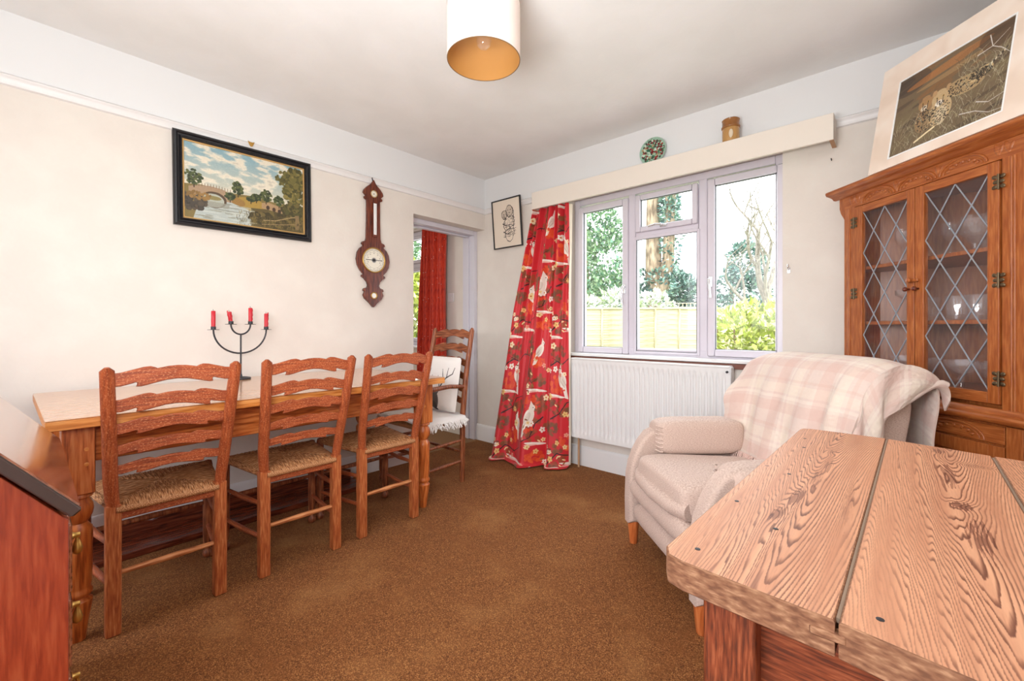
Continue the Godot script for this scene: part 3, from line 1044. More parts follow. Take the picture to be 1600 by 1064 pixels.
func carver() -> void:
	# faces +z; origin between the rear feet; tall back with arms
	var c := thing("ladder_back_armchair", "tall dark ladder-back armchair at the end of the long table by the doorway", "chair", Vector3(0.43, 0, 0.845))
	var mb: MB
	for s in [-1.0, 1.0]:
		mb = MB.new()
		mb.tube([Vector3(0.208 * s, 0, 0), Vector3(0.208 * s, 0.44, -0.005), Vector3(0.206 * s, 0.7, -0.035), Vector3(0.203 * s, 1.02, -0.095), Vector3(0.203 * s, 1.04, -0.099)], [0.017, 0.019, 0.018, 0.017, 0.008], 12)
		obj(mb, "rear_post", M.carver, c)
		mb = MB.new()
		mb.lathe([Vector2(0.01, 0), Vector2(0.018, 0.006), Vector2(0.02, 0.018), Vector2(0.011, 0.036), Vector2(0.018, 0.07), Vector2(0.019, 0.42), Vector2(0.013, 0.45), Vector2(0.016, 0.53), Vector2(0.014, 0.64)], Vector3(0.235 * s, 0, 0.34), 14)
		obj(mb, "front_leg", M.carver, c)
		mb = MB.new()
		mb.tube([Vector3(0.205 * s, 0.64, -0.025), Vector3(0.222 * s, 0.655, 0.12), Vector3(0.238 * s, 0.65, 0.3), Vector3(0.24 * s, 0.645, 0.36)], [0.012, 0.014, 0.016, 0.014], 10)
		obj(mb, "arm", M.carver, c)
		for y in [0.14, 0.28]:
			mb = MB.new()
			mb.tube([Vector3(0.208 * s, y, 0), Vector3(0.222 * s, y, 0.17), Vector3(0.235 * s, y, 0.34)], [0.008, 0.012, 0.008], 10)
			obj(mb, "stretcher", M.carver, c)
	mb = MB.new()
	mb.tube([Vector3(-0.205, 0.2, 0), Vector3(0, 0.2, 0), Vector3(0.205, 0.2, 0)], [0.008, 0.012, 0.008], 10)
	obj(mb, "stretcher", M.carver, c)
	mb = MB.new()
	mb.tube([Vector3(-0.235, 0.24, 0.34), Vector3(0, 0.24, 0.34), Vector3(0.235, 0.24, 0.34)], [0.008, 0.013, 0.008], 10)
	obj(mb, "stretcher", M.carver, c)
	inst(rush_seat(0.01, 0.36, 0.2, 0.235, 0.44, true), "rush_seat", c)
	var ys := [1.01, 0.91, 0.815, 0.725, 0.64, 0.56]
	for i in 6:
		var zz: float = -lerpf(0.0, 0.098, clampf((ys[i] - 0.45) / 0.57, 0.0, 1.0)) + 0.002
		var m2 := slat(0.395, 0.048 - 0.002 * i, Vector3(0, ys[i], 0), 0.18, 0.015, 1.1)
		for k in m2.v.size():
			var p := m2.v[k]
			m2.v[k] = Vector3(p.z, p.y, -p.x + zz)
			var q := m2.n[k]
			m2.n[k] = Vector3(q.z, q.y, -q.x)
		obj(m2, "slat", M.carver_slat, c)
	# cushion leaning on the back: white linen printed with dark antlers
	var pt := Paint.new(256, 256, rgb(238, 233, 228), 7)
	for s in [-1.0, 1.0]:
		var bx: float = 128.0 + 26.0 * s
		pt.line([Vector2(bx, 175), Vector2(bx + 26 * s, 130), Vector2(bx + 50 * s, 96), Vector2(bx + 52 * s, 52)], 4.0, rgb(70, 66, 64), 1.2)
		pt.line([Vector2(bx + 12 * s, 156), Vector2(bx + 8 * s, 118), Vector2(bx - 4 * s, 92)], 3.0, rgb(70, 66, 64), 1.0)
		pt.line([Vector2(bx + 34 * s, 118), Vector2(bx + 24 * s, 82), Vector2(bx + 18 * s, 60)], 3.0, rgb(70, 66, 64), 1.0)
		pt.line([Vector2(bx + 48 * s, 100), Vector2(bx + 78 * s, 78), Vector2(bx + 84 * s, 48)], 3.0, rgb(70, 66, 64), 1.0)
	pt.ell(128, 205, 34, 44, rgb(92, 86, 82))
	pt.ell(128, 236, 18, 22, rgb(70, 66, 64))
	var cm := mat(Color.WHITE, 0.95)
	cm.albedo_texture = pt.tex()
	var k := thing("cushion", "white square cushion printed with dark antlers on the armed dining chair", "cushion", Vector3(0.45, 0.462, 0.845))
	var bs := Basis(Vector3.RIGHT, -0.16)
	var front := MB.new()
	front.grid(24, 24, func(u: float, w: float) -> Vector3:
		var p := u * 2.0 - 1.0
		var q := w * 2.0 - 1.0
		var puff := 0.062 * pow(maxf(0.0, (1.0 - p * p) * (1.0 - q * q)), 0.45)
		var pinch := 1.0 - 0.06 * (p * p) * (1.0 - q * q) 
		var pin2 := 1.0 - 0.06 * (q * q) * (1.0 - p * p)
		return bs * Vector3(p * 0.185 * pin2, 0.185 - q * 0.185 * pinch, puff + 0.06), Vector2.ONE, true)
	var back := MB.new()
	back.grid(16, 16, func(u: float, w: float) -> Vector3:
		var p := u * 2.0 - 1.0
		var q := w * 2.0 - 1.0
		var puff := 0.05 * pow(maxf(0.0, (1.0 - p * p) * (1.0 - q * q)), 0.45)
		return bs * Vector3(p * 0.185 * (1.0 - 0.06 * q * q * (1.0 - p * p)), 0.185 - q * 0.185 * (1.0 - 0.06 * p * p * (1.0 - q * q)), 0.06 - puff))
	var am := front.mesh(cm)
	back.mesh(mat(rgb(92, 94, 98), 0.9), am)
	inst(am, "cover", k)
	# fringed white throw folded over the seat
	var th := thing("seat_throw", "white fringed throw folded over the armed dining chair's seat", "throw", Vector3(0.43, 0.446, 0.845))
	mb = MB.new()
	mb.grid(30, 24, func(u: float, w: float) -> Vector3:
		var p := u * 2.0 - 1.0
		var q := w * 2.0 - 1.0
		var edge := maxf(0.0, absf(p) - 0.86) / 0.14
		return Vector3(p * 0.252, 0.012 + 0.004 * sin(u * 17.0 + w * 9.0) - 0.03 * edge * edge, 0.185 + q * 0.19), Vector2.ONE, true, 0.012)
	obj(mb, "cloth", M.white_cloth, th)
	mb = MB.new()
	var rng := RandomNumberGenerator.new()
	rng.seed = 9
	for s in [-1.0, 1.0]:
		for i in 46:
			var z := 0.0 + i * 0.0082
			var l := rng.randf_range(0.022, 0.05)
			var a := Vector3(0.248 * s, -0.014, z)
			mb.tube([a, a + Vector3(0.014 * s + rng.randf_range(-0.008, 0.008), -l * 0.4, rng.randf_range(-0.01, 0.01)), a + Vector3(0.018 * s + rng.randf_range(-0.012, 0.016), -l, rng.randf_range(-0.016, 0.016))], [0.005, 0.005, 0.003], 5)
	var fr := obj(mb, "fringe", M.white_cloth, th)
	fr.set_meta("kind", "stuff")

# ---------------------------------------------------------------- bureau
func bureau() -> void:
	var b := thing("bureau", "reddish wooden slant-front writing bureau with brass drop handles beside the long table", "bureau", Vector3(0.95, 0, 2.766))
	var W := 0.74
	# local: x 0..W, z 0 (drawer fronts) .. 0.45 (back)
	var side := PackedVector2Array([Vector2(0.0, 0.06), Vector2(0.45, 0.06), Vector2(0.45, 1.0), Vector2(0.262, 1.0), Vector2(0.006, 0.686), Vector2(0, 0.68)])
	for x in [0.009, W - 0.009]:
		var mb := MB.new()
		mb.prism(side, 0.018, Transform3D(Basis(Vector3(0, 0, 1), Vector3(0, 1, 0), Vector3(-1, 0, 0)), Vector3(x, 0, 0)), 0.002)
		obj(mb, "side_panel", M.bureau, b)
	var mb := MB.new()
	mb.box2(Vector3(-0.008, 0.0, -0.008), Vector3(W + 0.008, 0.062, 0.45), 0.006)
	obj(mb, "plinth", M.bureau, b)
	mb = MB.new()
	mb.box2(Vector3(-0.01, 1.0, 0.245), Vector3(W + 0.01, 1.018, 0.455), 0.005)
	obj(mb, "top", M.bureau_x, b)
	mb = MB.new()
	mb.box2(Vector3(0.018, 0.06, 0.43), Vector3(W - 0.018, 1.0, 0.45))
	obj(mb, "back_panel", M.bureau_x, b)
	# sloping lid with a dark moulded edge
	var a := Vector2(-0.006, 0.69)
	var e := Vector2(0.262, 1.012)
	var ln := a.distance_to(e)
	var ang := atan2(e.y - a.y, e.x - a.x)
	var bs := Basis(Vector3(1, 0, 0), Vector3(0, sin(ang), cos(ang)), Vector3(0, -cos(ang), sin(ang)))
	var mid := (a + e) * 0.5
	mb = MB.new()
	mb.box(Vector3(W / 2, mid.y, mid.x) + bs * Vector3(0, 0, -0.008), Vector3(W + 0.006, ln, 0.016), 0.005, bs)
	obj(mb, "lid", M.bureau_x, b)
	for s in [0.0, 1.0]:
		mb = MB.new()
		mb.box(Vector3(W * s + (0.006 if s > 0 else -0.006), mid.y, mid.x) + bs * Vector3(0, 0, -0.004), Vector3(0.012, ln + 0.006, 0.02), 0.004, bs)
		obj(mb, "lid_edge", M.bureau_dark, b)
	# drawers
	var ys := [0.595, 0.45, 0.3, 0.145]
	for i in 4:
		mb = MB.new()
		mb.box(Vector3(W / 2, ys[i], 0.004), Vector3(W - 0.045, 0.135, 0.02), 0.005)
		var d := obj(mb, "drawer", M.bureau_x, b)
		for x in [0.14, W - 0.12]:
			mb = MB.new()
			mb.lathe([Vector2(0, 0), Vector2(0.011, 0), Vector2(0.012, 0.003), Vector2(0.006, 0.007), Vector2(0.005, 0.016), Vector2(0, 0.018)], Vector3(x, ys[i] + 0.012, -0.006), 12, Basis(Vector3.RIGHT, -PI / 2))
			mb.lathe([Vector2(0, 0), Vector2(0.007, 0.005), Vector2(0.009, 0.013), Vector2(0.006, 0.026), Vector2(0.003, 0.034), Vector2(0.004, 0.04)], Vector3(x, ys[i] - 0.03, -0.018), 12)
			obj(mb, "drop_handle", M.brass, d, "brass drop handle")

# ---------------------------------------------------------------- dark carved board on the floor under the table
func floor_board() -> void:
	var f := thing("carved_board", "long dark-brown carved wooden board lying under the long table by the wall", "board", Vector3(0, 0, 0))
	var mb := MB.new()
	mb.box2(Vector3(0.03, 0.0, 1.335), Vector3(0.27, 0.022, 2.66), 0.004)
	obj(mb, "base_board", M.dark_wood, f)
	mb = MB.new()
	mb.box2(Vector3(0.262, 0.0, 1.335), Vector3(0.276, 0.03, 2.66), 0.004)
	obj(mb, "edge_strip", M.dark_wood, f)
	var p := PackedVector2Array()
	var Lz := 1.32
	p.append(Vector2(-Lz / 2, 0.0))
	p.append(Vector2(Lz / 2, 0.0))
	for i in 61:
		var u := 1.0 - i / 60.0
		var s := fmod(u * 5.0, 1.0)
		p.append(Vector2((u - 0.5) * Lz, 0.052 + 0.02 * pow(sin(PI * s), 0.7)))
	mb = MB.new()
	mb.prism(p, 0.02, Transform3D(Basis(Vector3(0, 0, 1), Vector3(0, 1, 0), Vector3(-1, 0, 0)), Vector3(0.045, 0.02, 1.998)), 0.003)
	obj(mb, "scalloped_rail", M.dark_wood, f)

# ---------------------------------------------------------------- corner cabinet
const FLAT_XZ := Basis(Vector3(1, 0, 0), Vector3(0, 0, 1), Vector3(0, -1, 0))   # polygon (x, z), extruded along y

func plate_xz(poly: PackedVector2Array, y0: float, y1: float, bev := 0.0) -> MB:
	var mb := MB.new()
	mb.prism(poly, y1 - y0, Transform3D(FLAT_XZ, Vector3(0, (y0 + y1) / 2, 0)), bev)
	return mb

func lunette(parent: Node3D, cx: float, y: float, w: float, h: float, z: float) -> void:
	# carved arch with a fan of small leaves
	var path := []
	for i in 21:
		var a := PI * i / 20.0
		path.append(Vector3(cx - cos(a) * w, y + sin(a) * h, z))
	var mb := MB.new()
	mb.tube(path, 0.0045, 6)
	path = []
	for i in 21:
		var a := PI * i / 20.0
		path.append(Vector3(cx - cos(a) * (w - 0.014), y + sin(a) * (h - 0.012), z))
	mb.tube(path, 0.003, 6)
	obj(mb, "carved_arch", M.cab_x, parent)
	mb = MB.new()
	for i in 7:
		var a := PI * (i + 0.5) / 7.0
		mb.pillow(Vector3(cx - cos(a) * w * 0.62, y + 0.004 + sin(a) * h * 0.55, z), Vector3(0.012, h * 0.32, 0.007), 1.0, 1.0, Basis(Vector3(0, 0, 1), (a - PI / 2) * -0.8), 8, 6)
	obj(mb, "carved_leaves", M.cab_x, parent)

func corner_cabinet() -> void:
	var turn := -PI / 4
	var at := Vector3(2.66, 0, 0.15)
	var c := thing("corner_cabinet", "oak-brown corner display cabinet with leaded glass doors and carved arches", "cabinet", at, turn)
	var L := -0.015
	var R := 0.71
	var mid := (L + R) / 2
	var plan := PackedVector2Array([Vector2(L, 0), Vector2(R, 0), Vector2(R, -0.175), Vector2(mid, -0.525), Vector2(L, -0.175)])
	var inn := PackedVector2Array([Vector2(L + 0.016, -0.03), Vector2(R - 0.016, -0.03), Vector2(R - 0.016, -0.17), Vector2(mid, -0.505), Vector2(L + 0.016, -0.17)])
	# carcass
	for s in [L + 0.008, R - 0.008]:
		var mb := MB.new()
		mb.box2(Vector3(s - 0.008, 0.75, -0.175), Vector3(s + 0.008, 1.69, -0.002), 0.002)
		obj(mb, "side_panel", M.cab, c)
	for e in [[Vector2(L + 0.006, -0.172), Vector2(mid, -0.518)], [Vector2(R - 0.006, -0.172), Vector2(mid, -0.518)]]:
		var d: Vector2 = e[1] - e[0]
		var mb := MB.new()
		mb.box(Vector3((e[0].x + e[1].x) / 2, 1.22, (e[0].y + e[1].y) / 2), Vector3(d.length(), 0.94, 0.008), 0.0, Basis(Vector3.UP, -atan2(d.y, d.x)))
		obj(mb, "back_panel", M.cab, c)
	obj(plate_xz(inn, 0.745, 0.8), "bottom_shelf", M.cab, c)
	obj(plate_xz(inn, 1.055, 1.072, 0.003), "shelf", M.cab, c)
	obj(plate_xz(inn, 1.314, 1.331, 0.003), "shelf", M.cab, c)
	obj(plate_xz(inn, 1.64, 1.66), "ceiling_board", M.cab, c)
	# front frame
	for s in [[L, 0.05], [0.642, R]]:
		var mb := MB.new()
		mb.box2(Vector3(s[0], 0.745, -0.024), Vector3(s[1], 1.62, 0.0), 0.003)
		obj(mb, "stile", M.cab, c)
		mb = MB.new()
		var mx: float = 0.008 if s[0] < 0.1 else 0.672
		for k in 2:
			mb.tube([Vector3(mx + k * 0.009, 0.75, 0.0), Vector3(mx + k * 0.009, 1.615, 0.0)], 0.004, 8)
		obj(mb, "reeded_bead", M.cab, c)
	var mb := MB.new()
	mb.box2(Vector3(L, 1.616, -0.024), Vector3(R, 1.69, 0.0), 0.003)
	obj(mb, "frieze", M.cab_x, c)
	for cx in [0.17, 0.345, 0.52]:
		lunette(c, cx, 1.624, 0.08, 0.046, 0.001)
	mb = MB.new()
	for cx in [0.03, 0.06, 0.2575, 0.4325, 0.63, 0.66]:
		mb.pillow(Vector3(cx, 1.652, 0.0), Vector3(0.018, 0.046, 0.008), 1.0, 1.0, Basis(Vector3(0, 0, 1), 0.3), 8, 6)
		mb.pillow(Vector3(cx + 0.012, 1.65, 0.0), Vector3(0.012, 0.034, 0.008), 1.0, 1.0, Basis(Vector3(0, 0, 1), -0.35), 8, 6)
	obj(mb, "carved_leaves", M.cab_x, c)
	# cornice: moulded front, mitred by a projecting top board
	var cor := PackedVector2Array([Vector2(0.0, 1.676), Vector2(0.012, 1.678), Vector2(0.02, 1.688), Vector2(0.036, 1.694), Vector2(0.05, 1.698), Vector2(0.055, 1.708), Vector2(0.052, 1.716), Vector2(0.046, 1.718), Vector2(0.0, 1.718)])
	mb = MB.new()
	mb.prism(cor, R - L + 0.1, Transform3D(Basis(Vector3(0, 0, 1), Vector3(0, 1, 0), Vector3(-1, 0, 0)), Vector3(mid, 0, 0)))
	obj(mb, "cornice", M.cab_x, c)
	obj(plate_xz(PackedVector2Array([Vector2(L - 0.05, 0.0), Vector2(R + 0.05, 0.0), Vector2(R + 0.05, -0.11), Vector2(mid, -0.52), Vector2(L - 0.05, -0.11)]), 1.69, 1.717), "top_board", M.cab_x, c)
	for s in [-1.0, 1.0]:
		mb = MB.new()
		var x0 := L if s < 0 else R
		mb.prism(PackedVector2Array([Vector2(x0, 1.69), Vector2(x0 + 0.03 * s, 1.69), Vector2(x0 + 0.03 * s, 1.63), Vector2(x0 + 0.022 * s, 1.605), Vector2(x0 + 0.006 * s, 1.58), Vector2(x0, 1.57)]), 0.02, Transform3D(Basis.IDENTITY, Vector3(0, 0, -0.012)), 0.002)
		obj(mb, "bracket", M.cab, c)
	# leaded glass doors
	for s in [[0.052, 0.3435, 0.093, 0.31], [0.3455, 0.64, 0.382, 0.603]]:
		cabinet_door(c, s[0], s[1], s[2], s[3])
	# waist moulding and base
	var wm := PackedVector2Array([Vector2(-0.02, 0.71), Vector2(0.012, 0.712), Vector2(0.03, 0.72), Vector2(0.034, 0.73), Vector2(0.03, 0.74), Vector2(0.012, 0.744), Vector2(0.01, 0.752), Vector2(0.004, 0.762), Vector2(0.0, 0.764), Vector2(-0.02, 0.764)])
	mb = MB.new()
	mb.prism(wm, R - L + 0.05, Transform3D(Basis(Vector3(0, 0, 1), Vector3(0, 1, 0), Vector3(-1, 0, 0)), Vector3(mid, 0, 0)))
	obj(mb, "waist_moulding", M.cab_x, c)
	var bplan := PackedVector2Array([Vector2(L, 0.0), Vector2(R, 0.0), Vector2(R, -0.175), Vector2(mid, -0.52), Vector2(L, -0.175)])
	obj(plate_xz(bplan, 0.0, 0.735), "base_carcass", M.cab, c)
	mb = MB.new()
	mb.box2(Vector3(L + 0.05, 0.644, -0.002), Vector3(R - 0.05, 0.706, 0.01), 0.003)
	obj(mb, "drawer", M.cab_x, c)
	for cx in [0.2, 0.5]:
		lunette(c, cx, 0.65, 0.1, 0.05, 0.011)
	for s in [[L + 0.05, mid - 0.002], [mid + 0.002, R - 0.05]]:
		mb = ring(s[0], s[1], 0.09, 0.638, 0.05, 0.012, 0.014, 0.003)
		var dd := obj(mb, "lower_door", M.cab, c)
		mb = MB.new()
		mb.box2(Vector3(s[0] + 0.04, 0.13, -0.004), Vector3(s[1] - 0.04, 0.6, 0.006), 0.004)
		obj(mb, "panel", M.cab, dd)
	for s in [[L, L + 0.048], [R - 0.048, R]]:
		mb = MB.new()
		mb.box2(Vector3(s[0], 0.08, -0.002), Vector3(s[1], 0.71, 0.011), 0.003)
		obj(mb, "stile", M.cab, c)
	mb = MB.new()
	mb.box2(Vector3(L - 0.01, 0.0, -0.01), Vector3(R + 0.01, 0.082, 0.02), 0.006)
	obj(mb, "plinth", M.cab_x, c)
	glassware(c.transform)
	cabinet_print(c.transform)

func cabinet_door(c: Node3D, x0: float, x1: float, g0: float, g1: float) -> void:
	var y0 := 0.778
	var y1 := 1.614
	var gy0 := 0.818
	var gy1 := 1.58
	var mb := MB.new()
	mb.box2(Vector3(x0, y0, -0.016), Vector3(g0, y1, 0.006), 0.003)
	mb.box2(Vector3(g1, y0, -0.016), Vector3(x1, y1, 0.006), 0.003)
	var dr := obj(mb, "door", M.cab, c)
	mb = MB.new()
	mb.box2(Vector3(g0 - 0.001, y0, -0.016), Vector3(g1 + 0.001, gy0, 0.005), 0.003)
	obj(mb, "rail", M.cab_x, dr)
	mb = MB.new()
	mb.box2(Vector3(g0 - 0.001, gy1, -0.016), Vector3(g1 + 0.001, y1, 0.005), 0.003)
	obj(mb, "rail", M.cab_x, dr)
	# diamond panes and lead cames
	var rect := PackedVector2Array([Vector2(g0, gy0), Vector2(g1, gy0), Vector2(g1, gy1), Vector2(g0, gy1)])
	var cx := (g0 + g1) / 2
	var hx := (g1 - g0) / 4.0
	var hy := (gy1 - gy0) / 8.0
	for i in range(-2, 3):
		for j in range(0, 9):
			if (i + j) % 2 == 0:
				continue
			var q := Vector2(cx + i * hx, gy1 - j * hy)
			var dia := PackedVector2Array([q + Vector2(0, -hy), q + Vector2(hx, 0), q + Vector2(0, hy), q + Vector2(-hx, 0)])
			for piece in Geometry2D.intersect_polygons(dia, rect):
				if piece.size() < 3:
					continue
				mb = MB.new()
				var idx := Geometry2D.triangulate_polygon(piece)
				for k in range(0, idx.size(), 3):
					mb.tri(Vector3(piece[idx[k]].x, piece[idx[k]].y, -0.006), Vector3(piece[idx[k + 1]].x, piece[idx[k + 1]].y, -0.006), Vector3(piece[idx[k + 2]].x, piece[idx[k + 2]].y, -0.006), Vector3.BACK, Vector3.BACK, Vector3.BACK)
				obj(mb, "diamond_pane", M.leaded, dr)
	var sl := hy / hx
	for s in [-1.0, 1.0]:
		for k in range(-6, 7):
			var yc := gy1 - 4.0 * hy + k * 2.0 * hy   # height of the line at cx
			var pts := []
			var a := Vector2(g0, yc + s * sl * (g0 - cx))
			var b := Vector2(g1, yc + s * sl * (g1 - cx))
			var seg := Geometry2D.intersect_polyline_with_polygon(PackedVector2Array([a, b]), rect)
			for e in seg:
				if e.size() >= 2 and e[0].distance_to(e[e.size() - 1]) > 0.01:
					pts = [Vector3(e[0].x, e[0].y, -0.004), Vector3(e[e.size() - 1].x, e[e.size() - 1].y, -0.004)]
			if pts:
				mb = MB.new()
				mb.tube(pts, 0.0028, 6)
				obj(mb, "lead_came", M.lead, dr)
	# ornate hinges on the outer side, a knob on the meeting stile
	var left := x0 < 0.2
	var hxp := x0 if left else x1
	for y in [1.54, 1.204, 0.867]:
		mb = MB.new()
		mb.tube([Vector3(hxp, y - 0.026, 0.008), Vector3(hxp, y + 0.026, 0.008)], 0.004, 8)
		for sx in [-1.0, 1.0]:
			for sy in [-1.0, 0.0, 1.0]:
				mb.pillow(Vector3(hxp + sx * (0.012 if sy != 0.0 else 0.009), y + sy * 0.017, 0.008), Vector3(0.017, 0.014, 0.005), 1.0, 1.0, Basis(Vector3(0, 0, 1), sx * sy * 0.6), 8, 6)
		obj(mb, "hinge", M.hinge, dr)
	var kx := 0.324 if left else 0.362
	mb = MB.new()
	mb.lathe([Vector2(0.004, 0), Vector2(0.004, 0.012), Vector2(0.009, 0.018), Vector2(0.009, 0.024), Vector2(0.004, 0.029), Vector2(0, 0.03)], Vector3(kx, 1.2, 0.005), 12, Basis(Vector3.RIGHT, PI / 2))
	obj(mb, "knob", M.mahog, dr)
	if left:
		mb = MB.new()
		mb.box(Vector3(0.343, 1.235, 0.012), Vector3(0.05, 0.014, 0.01), 0.004)
		mb.lathe([Vector2(0.004, 0), Vector2(0.01, 0.012), Vector2(0.01, 0.018), Vector2(0, 0.022)], Vector3(0.343, 1.235, 0.015), 12, Basis(Vector3.RIGHT, PI / 2))
		obj(mb, "turn_button", M.cab, dr)

func glass_shape(kind: String) -> Array:
	match kind:
		"balloon": return [Vector2(0.032, 0), Vector2(0.032, 0.003), Vector2(0.006, 0.008), Vector2(0.005, 0.035), Vector2(0.018, 0.045), Vector2(0.042, 0.07), Vector2(0.048, 0.095), Vector2(0.042, 0.125), Vector2(0.036, 0.14), Vector2(0.034, 0.14), Vector2(0.04, 0.122), Vector2(0.045, 0.095), Vector2(0.038, 0.07), Vector2(0, 0.05)]
		"wine": return [Vector2(0.03, 0), Vector2(0.03, 0.003), Vector2(0.005, 0.008), Vector2(0.004, 0.075), Vector2(0.018, 0.085), Vector2(0.028, 0.105), Vector2(0.029, 0.15), Vector2(0.0275, 0.15), Vector2(0.026, 0.108), Vector2(0, 0.09)]
		"tumbler": return [Vector2(0.03, 0), Vector2(0.031, 0.004), Vector2(0.029, 0.02), Vector2(0.033, 0.045), Vector2(0.031, 0.06), Vector2(0.036, 0.095), Vector2(0.034, 0.095), Vector2(0.03, 0.06), Vector2(0.028, 0.02), Vector2(0, 0.016)]
		"coupe": return [Vector2(0.03, 0), Vector2(0.03, 0.003), Vector2(0.005, 0.008), Vector2(0.004, 0.09), Vector2(0.014, 0.096), Vector2(0.044, 0.112), Vector2(0.047, 0.135), Vector2(0.045, 0.135), Vector2(0.04, 0.115), Vector2(0, 0.1)]
		"goblet": return [Vector2(0.036, 0), Vector2(0.036, 0.004), Vector2(0.01, 0.01), Vector2(0.007, 0.03), Vector2(0.011, 0.04), Vector2(0.007, 0.05), Vector2(0.03, 0.062), Vector2(0.048, 0.09), Vector2(0.052, 0.115), Vector2(0.049, 0.115), Vector2(0.043, 0.09), Vector2(0.026, 0.068), Vector2(0, 0.06)]
		"bowl": return [Vector2(0.03, 0), Vector2(0.034, 0.006), Vector2(0.03, 0.012), Vector2(0.05, 0.03), Vector2(0.064, 0.065), Vector2(0.068, 0.08), Vector2(0.064, 0.08), Vector2(0.058, 0.06), Vector2(0.044, 0.034), Vector2(0, 0.018)]
	return []

func glassware(xf: Transform3D) -> void:
	# name, shape, local x, local z, shelf height, label, group
	var list := [
		["brandy_glass", "balloon", 0.46, -0.12, 1.332, "round brandy glass beside the shallow bowl, upper cabinet shelf", "brandy glasses on the upper cabinet shelf"],
		["brandy_glass", "balloon", 0.565, -0.1, 1.332, "round brandy glass by the hinged edge of the cabinet's upper shelf", "brandy glasses on the upper cabinet shelf"],
		["brandy_glass", "balloon", 0.51, -0.22, 1.332, "round brandy glass standing behind two others, upper cabinet shelf", "brandy glasses on the upper cabinet shelf"],
		["glass_bowl", "bowl", 0.39, -0.27, 1.332, "shallow cut-glass bowl on the cabinet's upper shelf", ""],
		["wine_glass", "wine", 0.17, -0.12, 1.332, "slender wine glass closest to the window wall, upper cabinet shelf", "wine glasses on the upper cabinet shelf"],
		["wine_glass", "wine", 0.255, -0.1, 1.332, "slender wine glass in the middle of three, upper cabinet shelf", "wine glasses on the upper cabinet shelf"],
		["wine_glass", "wine", 0.3, -0.2, 1.332, "slender wine glass set back behind two others, upper cabinet shelf", "wine glasses on the upper cabinet shelf"],
		["tumbler", "tumbler", 0.405, -0.11, 1.073, "cut-glass tumbler behind the doors' meeting edge, middle cabinet shelf", "tumblers on the middle cabinet shelf"],
		["tumbler", "tumbler", 0.485, -0.1, 1.073, "cut-glass tumbler in front of another tumbler, middle cabinet shelf", "tumblers on the middle cabinet shelf"],
		["tumbler", "tumbler", 0.53, -0.18, 1.073, "cut-glass tumbler standing back beside the jug, middle cabinet shelf", "tumblers on the middle cabinet shelf"],
		["tumbler", "tumbler", 0.3, -0.11, 1.073, "cut-glass tumbler beside the tall coupe, middle cabinet shelf", "tumblers on the middle cabinet shelf"],
		["champagne_coupe", "coupe", 0.205, -0.11, 1.073, "tall-stemmed shallow coupe glass on the cabinet's middle shelf", ""],
		["goblet", "goblet", 0.43, -0.1, 0.801, "thick cut-glass goblet, front one nearest the knobs, bottom cabinet shelf", "goblets on the bottom cabinet shelf"],
		["goblet", "goblet", 0.55, -0.09, 0.801, "thick cut-glass goblet by the hinged edge, bottom cabinet shelf", "goblets on the bottom cabinet shelf"],
		["goblet", "goblet", 0.49, -0.2, 0.801, "thick cut-glass goblet behind two others, bottom cabinet shelf", "goblets on the bottom cabinet shelf"],
		["goblet", "goblet", 0.29, -0.1, 0.801, "thick cut-glass goblet under the tall coupe's tumbler, bottom cabinet shelf", "goblets on the bottom cabinet shelf"],
		["goblet", "goblet", 0.17, -0.12, 0.801, "thick cut-glass goblet closest to the window wall, bottom cabinet shelf", "goblets on the bottom cabinet shelf"],
	]
	var meshes := {}
	for e in list:
		if not meshes.has(e[1]):
			var mb := MB.new()
			mb.lathe(glass_shape(e[1]), Vector3.ZERO, 24, Basis.IDENTITY, 0.3)
			if e[1] in ["tumbler", "goblet", "bowl", "balloon"]:   # cut facets
				for i in mb.v.size():
					var p := mb.v[i]
					var a := atan2(p.z, p.x)
					var r := 1.0 + 0.035 * signf(sin(a * 12.0)) * (1.0 if p.y > 0.02 else 0.0)
					mb.v[i] = Vector3(p.x * r, p.y, p.z * r)
				for i in range(0, mb.v.size(), 3):
					var fn := (mb.v[i + 2] - mb.v[i]).cross(mb.v[i + 1] - mb.v[i]).normalized()
					for k in 3:
						mb.n[i + k] = fn
			meshes[e[1]] = mb.mesh(M.crystal)
		var o := inst(meshes[e[1]], e[0])
		o.position = xf * Vector3(e[2], e[4], e[3])
		tag(o, e[5], "glass", e[6])
	# a cut-glass jug at the end of the middle shelf
	var j := thing("glass_jug", "cut-glass jug with a loop handle on the cabinet's middle shelf", "jug", xf * Vector3(0.6, 1.073, -0.13))
	var mb := MB.new()
	mb.lathe([Vector2(0.03, 0), Vector2(0.03, 0.005), Vector2(0.036, 0.03), Vector2(0.04, 0.06), Vector2(0.032, 0.1), Vector2(0.034, 0.13), Vector2(0.032, 0.13), Vector2(0.03, 0.1), Vector2(0.037, 0.06), Vector2(0, 0.02)], Vector3.ZERO, 24)
	obj(mb, "body", M.crystal, j)
	mb = MB.new()
	mb.tube([Vector3(0.03, 0.115, 0.0), Vector3(0.06, 0.11, 0), Vector3(0.068, 0.08, 0), Vector3(0.055, 0.05, 0), Vector3(0.038, 0.045, 0)], 0.005, 8)
	obj(mb, "handle", M.crystal, j)

